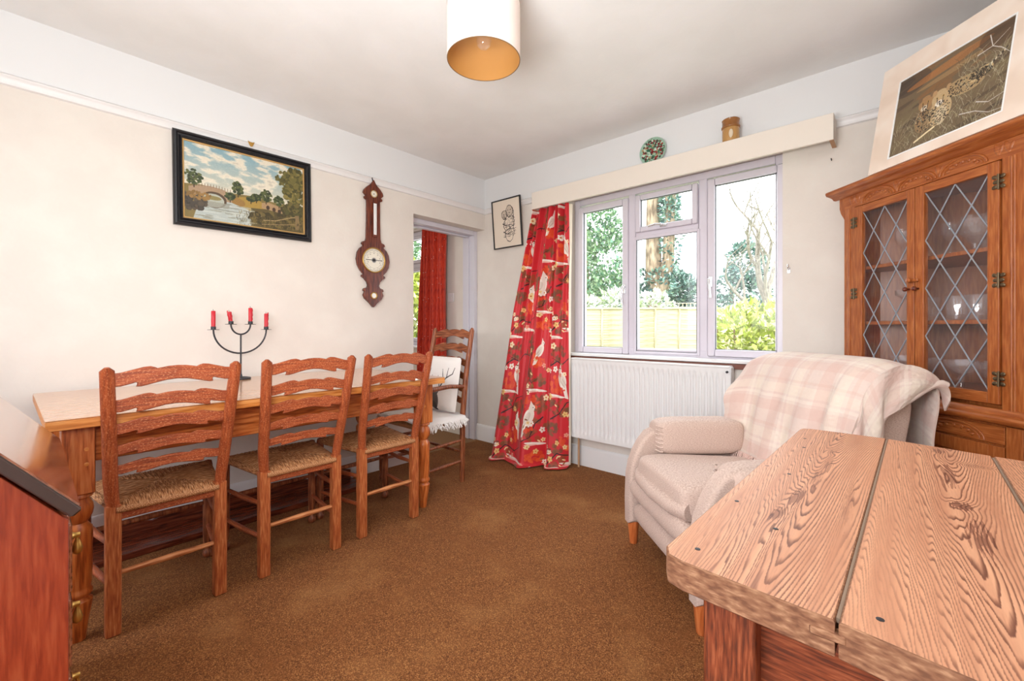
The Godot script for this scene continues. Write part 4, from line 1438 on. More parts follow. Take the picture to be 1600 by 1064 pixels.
func cabinet_print(xf: Transform3D) -> void:
	# an unframed print in a cream mount, leaning back on the cabinet top
	var W := 0.59
	var H := 0.47
	var p := Paint.new(640, 512, rgb(112, 94, 70), 21)
	var rng := p.rng
	for k in 60:
		var y := rng.randf() * 512
		var c := rgb(150, 98, 52, 0.35) if y < 190 else rgb(122, 108, 78, 0.3)
		if rng.randf() < 0.4:
			c = rgb(54, 42, 32, 0.35)
		var x := rng.randf() * 640
		p.ell(x, y, rng.randf_range(40, 130), rng.randf_range(6, 22), c, -0.18)
	p.ell(80, 60, 130, 70, rgb(60, 48, 40, 0.5))
	p.ell(300, 70, 240, 26, rgb(196, 124, 62, 0.55), -0.12)
	p.ell(350, 120, 220, 16, rgb(206, 160, 100, 0.4), -0.1)
	p.ell(560, 60, 90, 70, rgb(84, 60, 40, 0.6))
	# reclining body behind, two heads and chests in front
	var fur := rgb(190, 162, 120)
	p.ell(420, 250, 105, 52, rgb(168, 142, 102), 0.12)
	p.ell(500, 232, 60, 30, rgb(200, 172, 126), -0.25)
	p.ell(215, 345, 62, 80, rgb(150, 120, 84), 0.1)
	p.ell(300, 340, 66, 84, fur, 0.05)
	p.ell(312, 370, 34, 56, rgb(206, 186, 152))
	p.ell(205, 245, 44, 46, rgb(164, 126, 84))
	p.ell(292, 258, 48, 52, fur)
	p.ell(168, 212, 13, 17, rgb(120, 92, 64))
	p.ell(240, 206, 13, 17, rgb(130, 100, 70))
	p.ell(256, 216, 14, 19, rgb(180, 144, 100))
	p.ell(334, 214, 14, 20, rgb(178, 144, 102))
	p.ell(200, 274, 22, 18, rgb(210, 196, 170))
	p.ell(290, 290, 24, 20, rgb(236, 226, 206))
	for e in [[188, 240], [220, 240], [274, 252], [310, 252]]:
		p.ell(e[0], e[1], 6, 5, rgb(196, 150, 60))
		p.ell(e[0], e[1], 3, 4, rgb(24, 20, 16))
		p.line([Vector2(e[0], e[1] + 4), Vector2(e[0] + (6 if e[0] % 100 > 50 else -2), e[1] + 40)], 2.0, rgb(40, 30, 24))
	p.ell(203, 266, 6, 5, rgb(30, 22, 20))
	p.ell(291, 280, 7, 5, rgb(30, 22, 20))
	for k in 420:
		var cx := 0.0
		var cy := 0.0
		var z := rng.randi() % 4
		var a := rng.randf() * TAU
		var d := sqrt(rng.randf())
		if z == 0:
			cx = 420 + cos(a) * d * 100
			cy = 250 + sin(a) * d * 46
		elif z == 1:
			cx = 300 + cos(a) * d * 60
			cy = 350 + sin(a) * d * 70
		elif z == 2:
			cx = 215 + cos(a) * d * 56
			cy = 350 + sin(a) * d * 70
		else:
			cx = 500 + cos(a) * d * 54
			cy = 232 + sin(a) * d * 26
		p.ell(cx, cy, rng.randf_range(2.8, 5.4), rng.randf_range(2.4, 4.6), rgb(40, 30, 22, 0.95))
	for k in 9:
		p.ell(540 + k * 9, 210 - k * 6, 5, 8, rgb(220, 206, 176) if k % 2 else rgb(50, 40, 30), 0.5)
	# grasses and twigs
	for k in 520:
		var x := rng.randf() * 640
		var y := rng.randf_range(330, 560)
		if rng.randf() < 0.25:
			y = rng.randf_range(120, 300)
			x = rng.randf_range(380, 640)
		var l := rng.randf_range(24, 90)
		var b := rng.randf_range(-0.9, 0.9)
		var c := [rgb(190, 182, 146, 0.5), rgb(150, 146, 112, 0.5), rgb(84, 76, 54, 0.5), rgb(212, 206, 180, 0.45)][rng.randi() % 4] as Color
		p.line([Vector2(x, y), Vector2(x + b * l * 0.4, y - l * 0.5), Vector2(x + b * l, y - l * 0.8)], 1.0, c, 0.6)
	for e in [[Vector2(420, 420), Vector2(500, 440), Vector2(570, 480), Vector2(640, 486)], [Vector2(520, 40), Vector2(540, 110), Vector2(590, 150), Vector2(640, 210)], [Vector2(470, 120), Vector2(540, 110), Vector2(610, 60)], [Vector2(500, 390), Vector2(560, 420), Vector2(640, 400)]]:
		p.line(e, 3.0, rgb(206, 200, 192, 0.9), 1.2)
	p.line([Vector2(170, 470), Vector2(240, 440), Vector2(280, 425)], 6.0, rgb(230, 212, 170))
	p.soften(0.6, 0.12)
	var pm := mat(Color.WHITE, 0.35)
	pm.albedo_texture = p.tex()
	var t := thing("mounted_print", "wildlife print of two spotted cats in a cream mount leaning on the cabinet top", "picture", xf * Vector3(0.178, 1.719, 0.05), -PI / 4)
	var bs := Basis(Vector3.RIGHT, -0.17)
	var mb := MB.new()
	# mount with a bevelled window
	var ix0 := 0.087
	var ix1 := 0.503
	var iy0 := 0.04
	var iy1 := 0.377
	for r in [[0.0, ix0, 0.0, H], [ix1, W, 0.0, H], [ix0, ix1, 0.0, iy0], [ix0, ix1, iy1, H]]:
		mb.box(bs * Vector3((r[0] + r[1]) / 2, (r[2] + r[3]) / 2, 0), Vector3(r[1] - r[0], r[3] - r[2], 0.005), 0.0, bs)
	obj(mb, "mount", M.mount, t)
	mb = MB.new()
	for r in [[ix0 - 0.001, ix0 + 0.005, iy0, iy1], [ix1 - 0.005, ix1 + 0.001, iy0, iy1], [ix0, ix1, iy0 - 0.001, iy0 + 0.005], [ix0, ix1, iy1 - 0.005, iy1 + 0.001]]:
		mb.box(bs * Vector3((r[0] + r[1]) / 2, (r[2] + r[3]) / 2, 0.0005), Vector3(r[1] - r[0], r[3] - r[2], 0.0055), 0.001, bs)
	obj(mb, "mount_bevel", M.white_card, t)
	mb = MB.new()
	mb.quad(bs * Vector3(ix0, iy1, 0.0), bs * Vector3(ix1, iy1, 0.0), bs * Vector3(ix1, iy0, 0.0), bs * Vector3(ix0, iy0, 0.0), Vector3(0, 0, 1))
	obj(mb, "print", pm, t)
	mb = MB.new()
	mb.box(bs * Vector3(W / 2, H / 2, -0.005), Vector3(W, H, 0.004), 0.0, bs)
	obj(mb, "backing_board", M.raw, t)

# ---------------------------------------------------------------- old pine table
func pine_tex(w: int, h: int, wm: float, lm: float, cx: float, sd: int, knots: Array, light: Color, dark: Color) -> ImageTexture:
	var f := FastNoiseLite.new()
	f.seed = sd
	f.frequency = 0.011
	f.fractal_octaves = 3
	var g := FastNoiseLite.new()
	g.seed = sd + 7
	g.frequency = 0.05
	g.fractal_octaves = 4
	var data := PackedByteArray()
	data.resize(w * h * 3)
	for y in h:
		var Y := float(y) / h * lm
		for x in w:
			var X := float(x) / w * wm
			var n1 := f.get_noise_2d(x * 2.2, y * 0.2)
			var n2 := g.get_noise_2d(x * 3.0, y * 0.22)
			var d := X - (cx + 0.008 * sin(Y * 6.0 + sd) + n1 * 0.004)
			var e := sqrt(d * d + 0.00009)
			var ringv := e * 290.0 + Y * 19.0 + n1 * 0.8 + n2 * 0.12
			var stain := 0.0
			for k in knots:
				var ex: float = (X - k[0]) / k[2]
				var ey: float = (Y - k[1]) / k[3]
				var q: float = ex * ex + ey * ey
				if q < 9.0:
					ringv += 2.6 * exp(-q * 0.5)
					if q < 0.9 + n2 * 2.4 + n1:
						stain = maxf(stain, k[4])
			var fr := ringv - floorf(ringv)
			var late := smoothstep(0.5, 0.92, fr) * (1.0 - smoothstep(0.93, 1.0, fr))
			var amp := clampf(0.86 - absf(d) / wm * 1.1 + n1 * 0.6, 0.12, 0.95)
			var m := clampf(late * amp + stain * 0.75 + maxf(0.0, n2 - 0.32) * 0.5, 0.0, 1.0)
			var c := light.lerp(dark, m)
			var tone := 1.0 + n1 * 0.10 + n2 * 0.05
			var o := (y * w + x) * 3
			data[o] = clampi(int(c.r * tone * 255.0), 0, 255)
			data[o + 1] = clampi(int(c.g * (tone + n1 * 0.05) * 255.0), 0, 255)
			data[o + 2] = clampi(int(c.b * (tone + n1 * 0.07) * 255.0), 0, 255)
	return ImageTexture.create_from_image(Image.create_from_data(w, h, false, Image.FORMAT_RGB8, data))

func pine_table() -> void:
	var O := Vector3(2.9, 0, 1.85)
	var t := thing("pine_table", "old scrubbed pine table with a gapped three-plank top and a square red-brown leg", "table", O)
	var light := rgb(214, 156, 120)
	var dark := rgb(108, 62, 44)
	var k1 := [[0.105, 0.36, 0.006, 0.04, 0.5], [0.098, 0.47, 0.008, 0.045, 0.55], [0.088, 0.60, 0.007, 0.035, 0.7], [0.08, 0.70, 0.008, 0.03, 0.6], [0.1, 0.24, 0.006, 0.02, 0.4], [0.15, 0.6, 0.004, 0.12, 0.25], [0.02, 0.45, 0.003, 0.004, 0.8]]
	var k2 := [[0.1, 0.07, 0.009, 0.025, 0.7], [0.105, 0.28, 0.008, 0.07, 0.6], [0.11, 0.47, 0.013, 0.018, 0.85], [0.118, 0.60, 0.011, 0.06, 0.75], [0.15, 0.17, 0.018, 0.012, 0.25], [0.155, 0.84, 0.006, 0.07, 0.75]]
	var texs := [pine_tex(320, 900, 0.18, 0.94, 0.1, 3, k1, light, dark), pine_tex(320, 900, 0.18, 0.96, 0.11, 8, k2, light, dark), pine_tex(160, 450, 0.2, 0.96, 0.09, 15, k2, light, dark)]
	# plank outlines (x, z) in metres in the room
	var outs := [
		[Vector2(2.664, 2.293), Vector2(2.644, 2.286), Vector2(2.634, 2.266), Vector2(2.65, 1.385), Vector2(2.656, 1.366), Vector2(2.674, 1.359), Vector2(2.8315, 1.359), Vector2(2.8135, 2.302)],
		[Vector2(2.8165, 2.302), Vector2(2.8345, 1.361), Vector2(3.008, 1.404), Vector2(2.992, 2.328)],
		[Vector2(2.996, 2.328), Vector2(3.012, 1.405), Vector2(3.2, 1.44), Vector2(3.2, 2.345)],
	]
	for i in 3:
		var poly := PackedVector2Array()
		var lo := Vector2(9, 9)
		var hi := Vector2(-9, -9)
		for p in outs[i]:
			poly.append(p - Vector2(O.x, O.z))
			lo = lo.min(poly[poly.size() - 1])
			hi = hi.max(poly[poly.size() - 1])
		var m := mat(Color.WHITE, 0.5)
		m.albedo_texture = texs[i]
		m.normal_enabled = true
		m.normal_texture = nrm_soft
		m.normal_scale = 0.15
		var side := MB.new()
		var cap := MB.new()
		var s := Vector2(1.0 / (hi.x - lo.x), 1.0 / (hi.y - lo.y))
		cap.prism(poly, 0.036, Transform3D(FLAT_XZ, Vector3(0, 0.742, 0)), 0.002, s, -lo * s, side, 0.3)
		var am := cap.mesh(m)
		side.mesh(M.pine_edge, am)
		inst(am, "plank", t)
	# tongue bridging the first gap at the end, nail heads
	var mb := MB.new()
	mb.box(Vector3(2.808, 0.744, 2.297) - O, Vector3(0.03, 0.009, 0.014), 0.002)
	obj(mb, "tongue", M.pine_edge, t)
	for p in [Vector2(2.668, 2.25), Vector2(2.662, 2.05), Vector2(2.69, 1.6), Vector2(2.678, 1.5), Vector2(2.846, 2.27), Vector2(2.73, 2.12), Vector2(2.7, 1.84)]:
		mb = MB.new()
		mb.lathe([Vector2(0.0035, 0), Vector2(0.0035, 0.0006), Vector2(0, 0.0008)], Vector3(p.x, 0.76, p.y) - O, 8)
		obj(mb, "nail_head", M.iron, t)
	for e in [[Vector2(2.815, 2.302), Vector2(2.833, 1.36)], [Vector2(2.994, 2.328), Vector2(3.01, 1.404)]]:
		mb = MB.new()
		mb.tube([Vector3(e[0].x, 0.7563, e[0].y - 0.01) - O, Vector3(e[1].x, 0.7563, e[1].y + 0.01) - O], 0.0026, 6)
		obj(mb, "gap_filler", mat(rgb(150, 128, 108), 0.9), t)
	# legs and rails
	for x in [2.696, 3.14]:
		for z in [2.188, 1.46]:
			mb = MB.new()
			mb.box(Vector3(x, 0.362, z) - O, Vector3(0.064, 0.724, 0.064), 0.005)
			obj(mb, "leg", M.pine_leg, t)
	for z in [2.185, 1.46]:
		mb = MB.new()
		mb.box(Vector3(2.918, 0.645, z) - O, Vector3(0.4, 0.158, 0.022), 0.003)
		obj(mb, "apron", M.pine_apron, t)
	for x in [2.69, 3.145]:
		mb = MB.new()
		mb.box(Vector3(x, 0.645, 1.824) - O, Vector3(0.022, 0.158, 0.68), 0.003)
		obj(mb, "apron", axis_of(M.pine_leg, 2), t)

# ---------------------------------------------------------------- upholstered armchair and its throw
func armchair() -> void:
	var c := thing("armchair", "pinkish-beige upholstered armchair with stubby wooden legs beside the radiator", "armchair", Vector3(2.114, 0, 1.078), -0.749)
	var mb := MB.new()
	mb.box2(Vector3(-0.29, 0.11, -0.74), Vector3(0.29, 0.32, -0.06), 0.03)
	obj(mb, "base", M.uphol, c)
	mb = MB.new()
	mb.pillow(Vector3(0, 0.285, -0.06), Vector3(0.55, 0.125, 0.19), 0.85, 0.2, Basis(Vector3.RIGHT, -0.2), 40, 16)
	obj(mb, "front_roll", M.uphol, c)
	mb = MB.new()
	mb.pillow(Vector3(0, 0.175, -0.08), Vector3(0.55, 0.135, 0.19), 0.85, 0.2, Basis(Vector3.RIGHT, -0.1), 40, 16)
	obj(mb, "front_roll", M.uphol, c)
	mb = MB.new()
	mb.pillow(Vector3(0, 0.385, -0.29), Vector3(0.47, 0.15, 0.62), 0.45, 0.22, Basis(Vector3.RIGHT, -0.06), 48, 20, 0.01, 0.6)
	var seat := obj(mb, "seat_cushion", M.uphol, c)
	mb = MB.new()
	mb.tube([Vector3(-0.225, 0.372, -0.02), Vector3(-0.15, 0.366, 0.008), Vector3(0, 0.364, 0.018), Vector3(0.15, 0.366, 0.008), Vector3(0.225, 0.372, -0.02)], 0.032, 12)
	obj(mb, "front_piping", M.uphol, seat)
	var out := PackedVector2Array([Vector2(0.022, 0.105), Vector2(0.024, 0.22), Vector2(0.02, 0.336), Vector2(0.008, 0.40), Vector2(-0.012, 0.452), Vector2(-0.035, 0.495), Vector2(-0.07, 0.54), Vector2(-0.13, 0.565), Vector2(-0.2, 0.572), Vector2(-0.5, 0.555), Vector2(-0.72, 0.52), Vector2(-0.8, 0.42), Vector2(-0.8, 0.105)])
	for s in [-1.0, 1.0]:
		mb = MB.new()
		mb.prism(out, 0.085, Transform3D(Basis(Vector3(0, 0, 1), Vector3(0, 1, 0), Vector3(-1, 0, 0)), Vector3(0.315 * s, 0, 0)), 0.022)
		obj(mb, "side_panel", M.uphol, c)
		mb = MB.new()
		mb.pillow(Vector3(0.29 * s if s < 0 else 0.31, 0.522 if s < 0 else 0.487, -0.315), Vector3(0.15, 0.165, 0.43), 0.4, 0.3, Basis.IDENTITY, 40, 20, 0.012, 1.3 + s)
		var arm := obj(mb, "arm_pad", M.uphol, c)
		mb = MB.new()   # gathered pleats at the pad's front end
		for k in 7:
			var y := (0.462 if s < 0 else 0.43) + k * 0.019
			mb.tube([Vector3(0.222 * s, y, -0.12), Vector3(0.228 * s, y, -0.108), Vector3(0.255 * s, y + 0.003, -0.098)], 0.004, 6)
		obj(mb, "pleats", M.uphol, arm)
	mb = MB.new()
	mb.pillow(Vector3(0, 0.6, -0.69), Vector3(0.63, 0.6, 0.22), 0.38, 0.3, Basis(Vector3.RIGHT, -0.22), 48, 28, 0.006, 2.0)
	obj(mb, "back_cushion", M.uphol, c)
	for x in [-0.315, 0.315]:
		for z in [-0.012, -0.74]:
			mb = MB.new()
			mb.lathe([Vector2(0.016, 0), Vector2(0.018, 0.004), Vector2(0.027, 0.1), Vector2(0.028, 0.125)], Vector3(x, 0, z), 16)
			obj(mb, "leg", M.arm_leg, c)
	# throw over the back
	var p := Paint.new(512, 512, rgb(222, 202, 191), 5)
	var band := func(a: int, b: int, col: Color, vert: bool) -> void:
		for i in range(a, b):
			for j in 512:
				var q := col
				q.a *= 0.75 + 0.25 * float((i * 7 + j * 3) % 3) / 2.0
				p.px(i if vert else j, j if vert else i, q)
	for k in 4:
		var o := k * 128
		for vv in [true, false]:
			band.call(o + 14, o + 44, rgb(212, 170, 157, 0.3), vv)
			band.call(o + 52, o + 60, rgb(242, 232, 218, 0.4), vv)
			band.call(o + 66, o + 92, rgb(238, 226, 206, 0.4), vv)
			band.call(o + 100, o + 108, rgb(210, 166, 154, 0.22), vv)
	var pm := mat(Color.WHITE, 0.95)
	pm.albedo_texture = p.tex()
	pm.rim_enabled = true
	pm.rim = 0.3
	pm.normal_enabled = true
	pm.normal_texture = normal_tex(0.15, 64, 3.0, 256, 2)
	pm.normal_scale = 0.25
	var t := thing("throw_blanket", "pale pink and cream checked throw draped over the armchair's back", "blanket", Vector3(2.114, 0, 1.078), -0.749)
	var path := Curve2D.new()
	for e in [Vector2(-0.497, 0.455), Vector2(-0.53, 0.6), Vector2(-0.56, 0.72), Vector2(-0.6, 0.83), Vector2(-0.645, 0.895), Vector2(-0.72, 0.928), Vector2(-0.8, 0.92), Vector2(-0.872, 0.87), Vector2(-0.905, 0.78), Vector2(-0.92, 0.66), Vector2(-0.925, 0.53)]:
		path.add_point(e)
	var len := path.get_baked_length()
	mb = MB.new()
	mb.grid(60, 70, func(u: float, w: float) -> Vector3:
		var q := path.sample_baked(w * len, true)
		var x := lerpf(-0.345, 0.338, u)
		var far := maxf(0.0, 0.12 - u) / 0.12
		var near := smoothstep(0.8, 1.0, u)
		var rear := smoothstep(0.66, 0.9, w)
		var front := 1.0 - smoothstep(0.25, 0.5, w)
		# sagging far corner, folds running down the front, shoulders rounded off
		var fold := 0.008 * sin(u * 21.0 + w * 5.0) * front + 0.006 * sin(u * 34.0 - w * 9.0) * (0.3 + 0.7 * front)
		var crease := 0.016 * exp(-pow((u - 0.86) / 0.03, 2.0)) * front
		var shoulder := -0.03 * pow(absf(u * 2.0 - 1.0), 6.0) * smoothstep(0.2, 0.45, w)
		var z := q.x + fold + crease + far * (0.045 * front + 0.012 * sin(w * 30.0)) + near * rear * 0.06
		return Vector3(x - far * 0.015, q.y + shoulder - far * far * 0.02 * front, z), Vector2(0.75, 1.3), false, 0.008)
	# flap folded over the near side, its lower edge rising towards the rear
	var edge := Curve2D.new()
	for e in [Vector2(-0.52, 0.56), Vector2(-0.6, 0.6), Vector2(-0.635, 0.66), Vector2(-0.64, 0.72), Vector2(-0.7, 0.765), Vector2(-0.78, 0.81), Vector2(-0.86, 0.845), Vector2(-0.89, 0.84)]:
		edge.add_point(e)
	var el := edge.get_baked_length()
	mb.grid(40, 14, func(u: float, w: float) -> Vector3:
		var lo := edge.sample_baked(u * el, true)
		var top := path.sample_baked(lerpf(0.2, 0.78, u) * len, true)
		top.y -= 0.02
		var q := top.lerp(lo, w)
		return Vector3(0.335 + 0.022 * sin(w * PI * 0.6) + 0.006 * sin(u * 18.0 + w * 4.0), q.y, q.x), Vector2(0.6, 0.25), false, 0.008)
	var roll := []
	for i in 30:
		var q := edge.sample_baked(el * i / 29.0, true)
		roll.append(Vector3(0.348 + 0.003 * sin(i * 0.7), q.y, q.x))
	mb.tube(roll, 0.013, 10)
	obj(mb, "cloth", pm, t)
	mb = MB.new()
	var rng := RandomNumberGenerator.new()
	rng.seed = 12
	for i in 70:
		var x := -0.345 + i * 0.0095
		var a := Vector3(x, 0.46, -0.493)
		mb.tube([a, a + Vector3(rng.randf_range(-0.006, 0.012), -0.022, 0.012), a + Vector3(rng.randf_range(-0.012, 0.024), -0.05 - rng.randf() * 0.015, 0.016 + rng.randf() * 0.014)], [0.0035, 0.003, 0.002], 5)
	var fr := obj(mb, "fringe", mat(rgb(222, 190, 178), 0.95), t)
	fr.set_meta("kind", "stuff")

# ---------------------------------------------------------------- radiator
func radiator() -> void:
	var r := thing("radiator", "white ribbed panel radiator under the garden window", "radiator", Vector3(1.01, 0.225, 0.03))
	var W := 1.105
	var H := 0.58
	var mb := MB.new()
	var ribs := 33
	mb.grid(ribs * 12, 28, func(u: float, w: float) -> Vector3:
		var y := w * H
		var fade := smoothstep(0.028, 0.06, y) * (1.0 - smoothstep(H - 0.06, H - 0.028, y))
		var inx := smoothstep(0.008, 0.016, u) * (1.0 - smoothstep(0.984, 0.992, u))
		var s := pow(0.5 + 0.5 * cos(u * ribs * TAU), 1.6)
		return Vector3(u * W, y, 0.06 - 0.0145 * s * fade * inx), Vector2.ONE, false)
	mb.box2(Vector3(0, 0, 0.0), Vector3(W, H, 0.045), 0.004)
	obj(mb, "panel", M.rad, r)
	mb = MB.new()
	mb.box2(Vector3(-0.003, H - 0.002, -0.004), Vector3(W + 0.003, H + 0.012, 0.064), 0.005)
	obj(mb, "top_grille", M.rad, r)
	for x in [-0.004, W + 0.004]:
		mb = MB.new()
		mb.box2(Vector3(x - 0.006, 0.0, -0.004), Vector3(x + 0.006, H + 0.006, 0.062), 0.005)
		obj(mb, "side_cover", M.rad, r)
	mb = MB.new()
	mb.lathe([Vector2(0.007, 0), Vector2(0.007, 0.014), Vector2(0.005, 0.018), Vector2(0, 0.019)], Vector3(W - 0.012, H - 0.022, 0.058), 10, Basis(Vector3.RIGHT, PI / 2))
	obj(mb, "bleed_plug", M.iron, r)
	mb = MB.new()
	mb.tube([Vector3(0.05, -0.225, 0.03), Vector3(0.05, 0.01, 0.03)], 0.008, 8)
	mb.tube([Vector3(W - 0.05, -0.225, 0.03), Vector3(W - 0.05, 0.01, 0.03)], 0.008, 8)
	obj(mb, "pipe", M.raw, r)
	mb = MB.new()
	for x in [0.2, W - 0.2]:
		mb.box2(Vector3(x - 0.02, 0.05, -0.03), Vector3(x + 0.02, H - 0.05, 0.0), 0.002)
	obj(mb, "bracket", M.rad, r)

# ---------------------------------------------------------------- patterned curtain
func curtain_tex() -> ImageTexture:
	var p := Paint.new(512, 880, rgb(206, 34, 44), 17)
	p.wraps = true
	var rng := p.rng
	var white := rgb(240, 228, 216)
	var cream := rgb(236, 206, 150)
	var olive := rgb(132, 82, 44)
	var orange := rgb(222, 74, 34)
	var blk := rgb(48, 24, 24)
	var pink := rgb(232, 150, 130)
	# soft darker foliage and orange leaf clouds
	for e in [[90, 120, 80, 70], [400, 300, 90, 70], [120, 470, 90, 80], [420, 640, 90, 70], [90, 800, 100, 70], [300, 90, 70, 80], [260, 520, 60, 60], [60, 620, 60, 50], [460, 470, 50, 60]]:
		p.blobs(e[0], e[1], e[2], e[3], 26, 18, [rgb(132, 82, 44, 0.8), rgb(160, 72, 40, 0.8), rgb(110, 70, 40, 0.7)])
	for e in [[400, 180, 60, 40], [100, 330, 60, 60], [380, 470, 60, 50], [200, 700, 80, 50], [440, 820, 60, 40]]:
		p.blobs(e[0], e[1], e[2], e[3], 16, 20, [rgb(222, 74, 34, 0.85), rgb(232, 96, 44, 0.8)])
	# branches
	for e in [[Vector2(20, 220), Vector2(90, 180), Vector2(150, 200), Vector2(230, 140), Vector2(300, 150)], [Vector2(330, 60), Vector2(350, 150), Vector2(330, 240), Vector2(380, 330)], [Vector2(60, 560), Vector2(140, 520), Vector2(190, 450), Vector2(260, 430)], [Vector2(480, 560), Vector2(430, 600), Vector2(400, 690), Vector2(330, 720)], [Vector2(30, 860), Vector2(120, 780), Vector2(240, 800), Vector2(310, 760)]]:
		p.line(e, 5.0, blk, 2.0)
		for k in 6:
			var b: Vector2 = e[rng.randi() % e.size()]
			p.line([b, b + Vector2(rng.randf_range(-50, 50), rng.randf_range(-50, 40))], 2.5, rgb(70, 36, 30), 1.0)
	# long-tailed white birds
	for e in [[150, 300, 1.0, 1.0], [380, 560, -1.0, 1.05], [240, 620, 1.0, 0.8], [420, 110, -1.0, 0.8]]:
		var o := Vector2(e[0], e[1])
		var s: float = e[3]
		var d: float = e[2]
		p.ell(o.x, o.y, 34 * s, 56 * s, white, -0.35 * d)
		p.ell(o.x - 20 * d * s, o.y - 58 * s, 19 * s, 22 * s, white)
		p.poly([o + Vector2(-30 * d, -72) * s, o + Vector2(-10 * d, -106) * s, o + Vector2(-4 * d, -66) * s], white)
		p.poly([o + Vector2(2 * d, 30) * s, o + Vector2(34 * d, 26) * s, o + Vector2(52 * d, 128) * s, o + Vector2(30 * d, 120) * s], white)
		p.ell(o.x + 8 * d * s, o.y + 6, 18 * s, 42 * s, rgb(222, 206, 192), -0.4 * d)
		p.line([o + Vector2(-6 * d, 10) * s, o + Vector2(24 * d, 50) * s], 1.5, rgb(190, 170, 158))
		p.line([o + Vector2(6 * d, -6) * s, o + Vector2(32 * d, 34) * s], 1.5, rgb(190, 170, 158))
		p.ell(o.x - 26 * d * s, o.y - 62 * s, 3, 3, blk)
		p.poly([o + Vector2(-38 * d, -58) * s, o + Vector2(-48 * d, -48) * s, o + Vector2(-34 * d, -48) * s], rgb(90, 60, 50))
		p.blobs(o.x - 10 * d, o.y + 74 * s, 36, 16, 8, 12, [rgb(222, 74, 34, 0.9)])
	# pale streaks of mist
	for e in [[90, 408, 90], [420, 380, 80], [250, 850, 110], [70, 20, 80], [440, 730, 70]]:
		p.ell(e[0], e[1], e[2], 9, white, 0.08)
		p.ell(e[0] - 30, e[1] + 8, e[2] * 0.6, 6, rgb(236, 190, 176, 0.9), -0.05)
	# blossoms
	for k in 34:
		var c := Vector2(rng.randf() * 512, rng.randf() * 880)
		var r := rng.randf_range(7, 15)
		var col: Color = [white, cream, pink, rgb(244, 222, 180), rgb(230, 190, 120)][rng.randi() % 5]
		for j in 5:
			var a := TAU * j / 5.0 + k
			p.ell(c.x + cos(a) * r, c.y + sin(a) * r, r * 0.72, r * 0.6, col, a)
		p.ell(c.x, c.y, r * 0.4, r * 0.4, rgb(196, 120, 50))
	for k in 26:
		var c := Vector2(rng.randf() * 512, rng.randf() * 880)
		p.ell(c.x, c.y, 13, 5, [olive, rgb(150, 116, 64), cream][rng.randi() % 3], rng.randf() * 3.0)
	return p.tex()

func curtains() -> void:
	var c := thing("curtain", "long red curtain printed with white birds and blossom beside the radiator", "curtain", Vector3(0.72, 0, 0.1))
	var m := mat(Color.WHITE, 0.55)
	m.albedo_texture = curtain_tex()
	m.rim_enabled = true
	m.rim = 0.25
	var O := Vector3(0.72, 0, 0.1)
	# left and right edges of the hanging cloth by height
	var edge := func(q: float, right: bool) -> Vector2:
		# q: 0 floor .. 1 top; returns (x, z)
		var L := [Vector2(0.40, 0.30), Vector2(0.415, 0.22), Vector2(0.455, 0.17), Vector2(0.5, 0.14), Vector2(0.565, 0.11), Vector2(0.645, 0.075)]
		var R := [Vector2(1.022, 0.135), Vector2(1.022, 0.13), Vector2(1.022, 0.126), Vector2(1.022, 0.122), Vector2(1.02, 0.115), Vector2(0.988, 0.09)]
		var a: Array = R if right else L
		var f := q * 5.0
		var i := mini(int(f), 4)
		return (a[i] as Vector2).lerp(a[i + 1], f - i)
	var surf := func(u: float, w: float, off: float) -> Vector3:
		# w 0 = turned hem on the carpet, 1 = heading under the pelmet
		var q := clampf((w - 0.03) / 0.97, 0.0, 1.0)
		var a: Vector2 = edge.call(q, false)
		var b: Vector2 = edge.call(q, true)
		var p := a.lerp(b, u)
		var dir := (b - a).normalized()
		var nrm := Vector2(-dir.y, dir.x)
		var low := pow(1.0 - q, 1.4)
		# tight pleats at the heading loosening into a few broad folds
		var tight := 0.017 * sin(u * 27.0 + 0.5 * sin(q * 5.0)) + 0.022 * sin(u * 50.0 + 0.8 * sin(q * 4.0)) * smoothstep(0.15, 1.0, q) + 0.008 * sin(u * 83.0 + q * 3.0) * q
		var broad := 0.045 * low * sin(u * 15.5 + 0.6) + 0.04 * low * exp(-pow((u - 0.62) / 0.06, 2.0)) - 0.05 * low * exp(-pow((u - 0.72) / 0.035, 2.0))
		var belly := 0.10 * low * sin(PI * u)
		p += nrm * (tight + broad + belly + off)
		var y := 0.012 + q * 1.975
		if w < 0.03:
			var k := 1.0 - w / 0.03
			p += nrm * (0.045 * k)
			y = 0.012 + 0.012 * sin(k * PI) * (0.6 + 0.4 * sin(u * 30.0))
		p.y = maxf(p.y, 0.022)
		return Vector3(p.x, y, p.y) - O
	var mb := MB.new()
	mb.grid(200, 90, func(u: float, w: float) -> Vector3: return surf.call(u, 1.0 - w, 0.0), Vector2(1.4, 2.05), false)
	obj(mb, "cloth", m, c)
	mb = MB.new()
	mb.grid(100, 45, func(u: float, w: float) -> Vector3: return surf.call(u * 0.985, 0.03 + 0.97 * (1.0 - w), -0.006), Vector2.ONE, true)
	# the lining shows as a turned strip along the window edge
	mb.grid(4, 40, func(u: float, w: float) -> Vector3:
		var q := 0.035 + 0.96 * w
		var b: Vector3 = surf.call(1.0, q, 0.0)
		return b + Vector3(0.003 * u + 0.014 * u * pow(w, 4.0) + 0.002 * sin(w * 14.0) * u, 0, -0.02 * u), Vector2.ONE, false)
	obj(mb, "lining", M.lining, c, "cream lining")

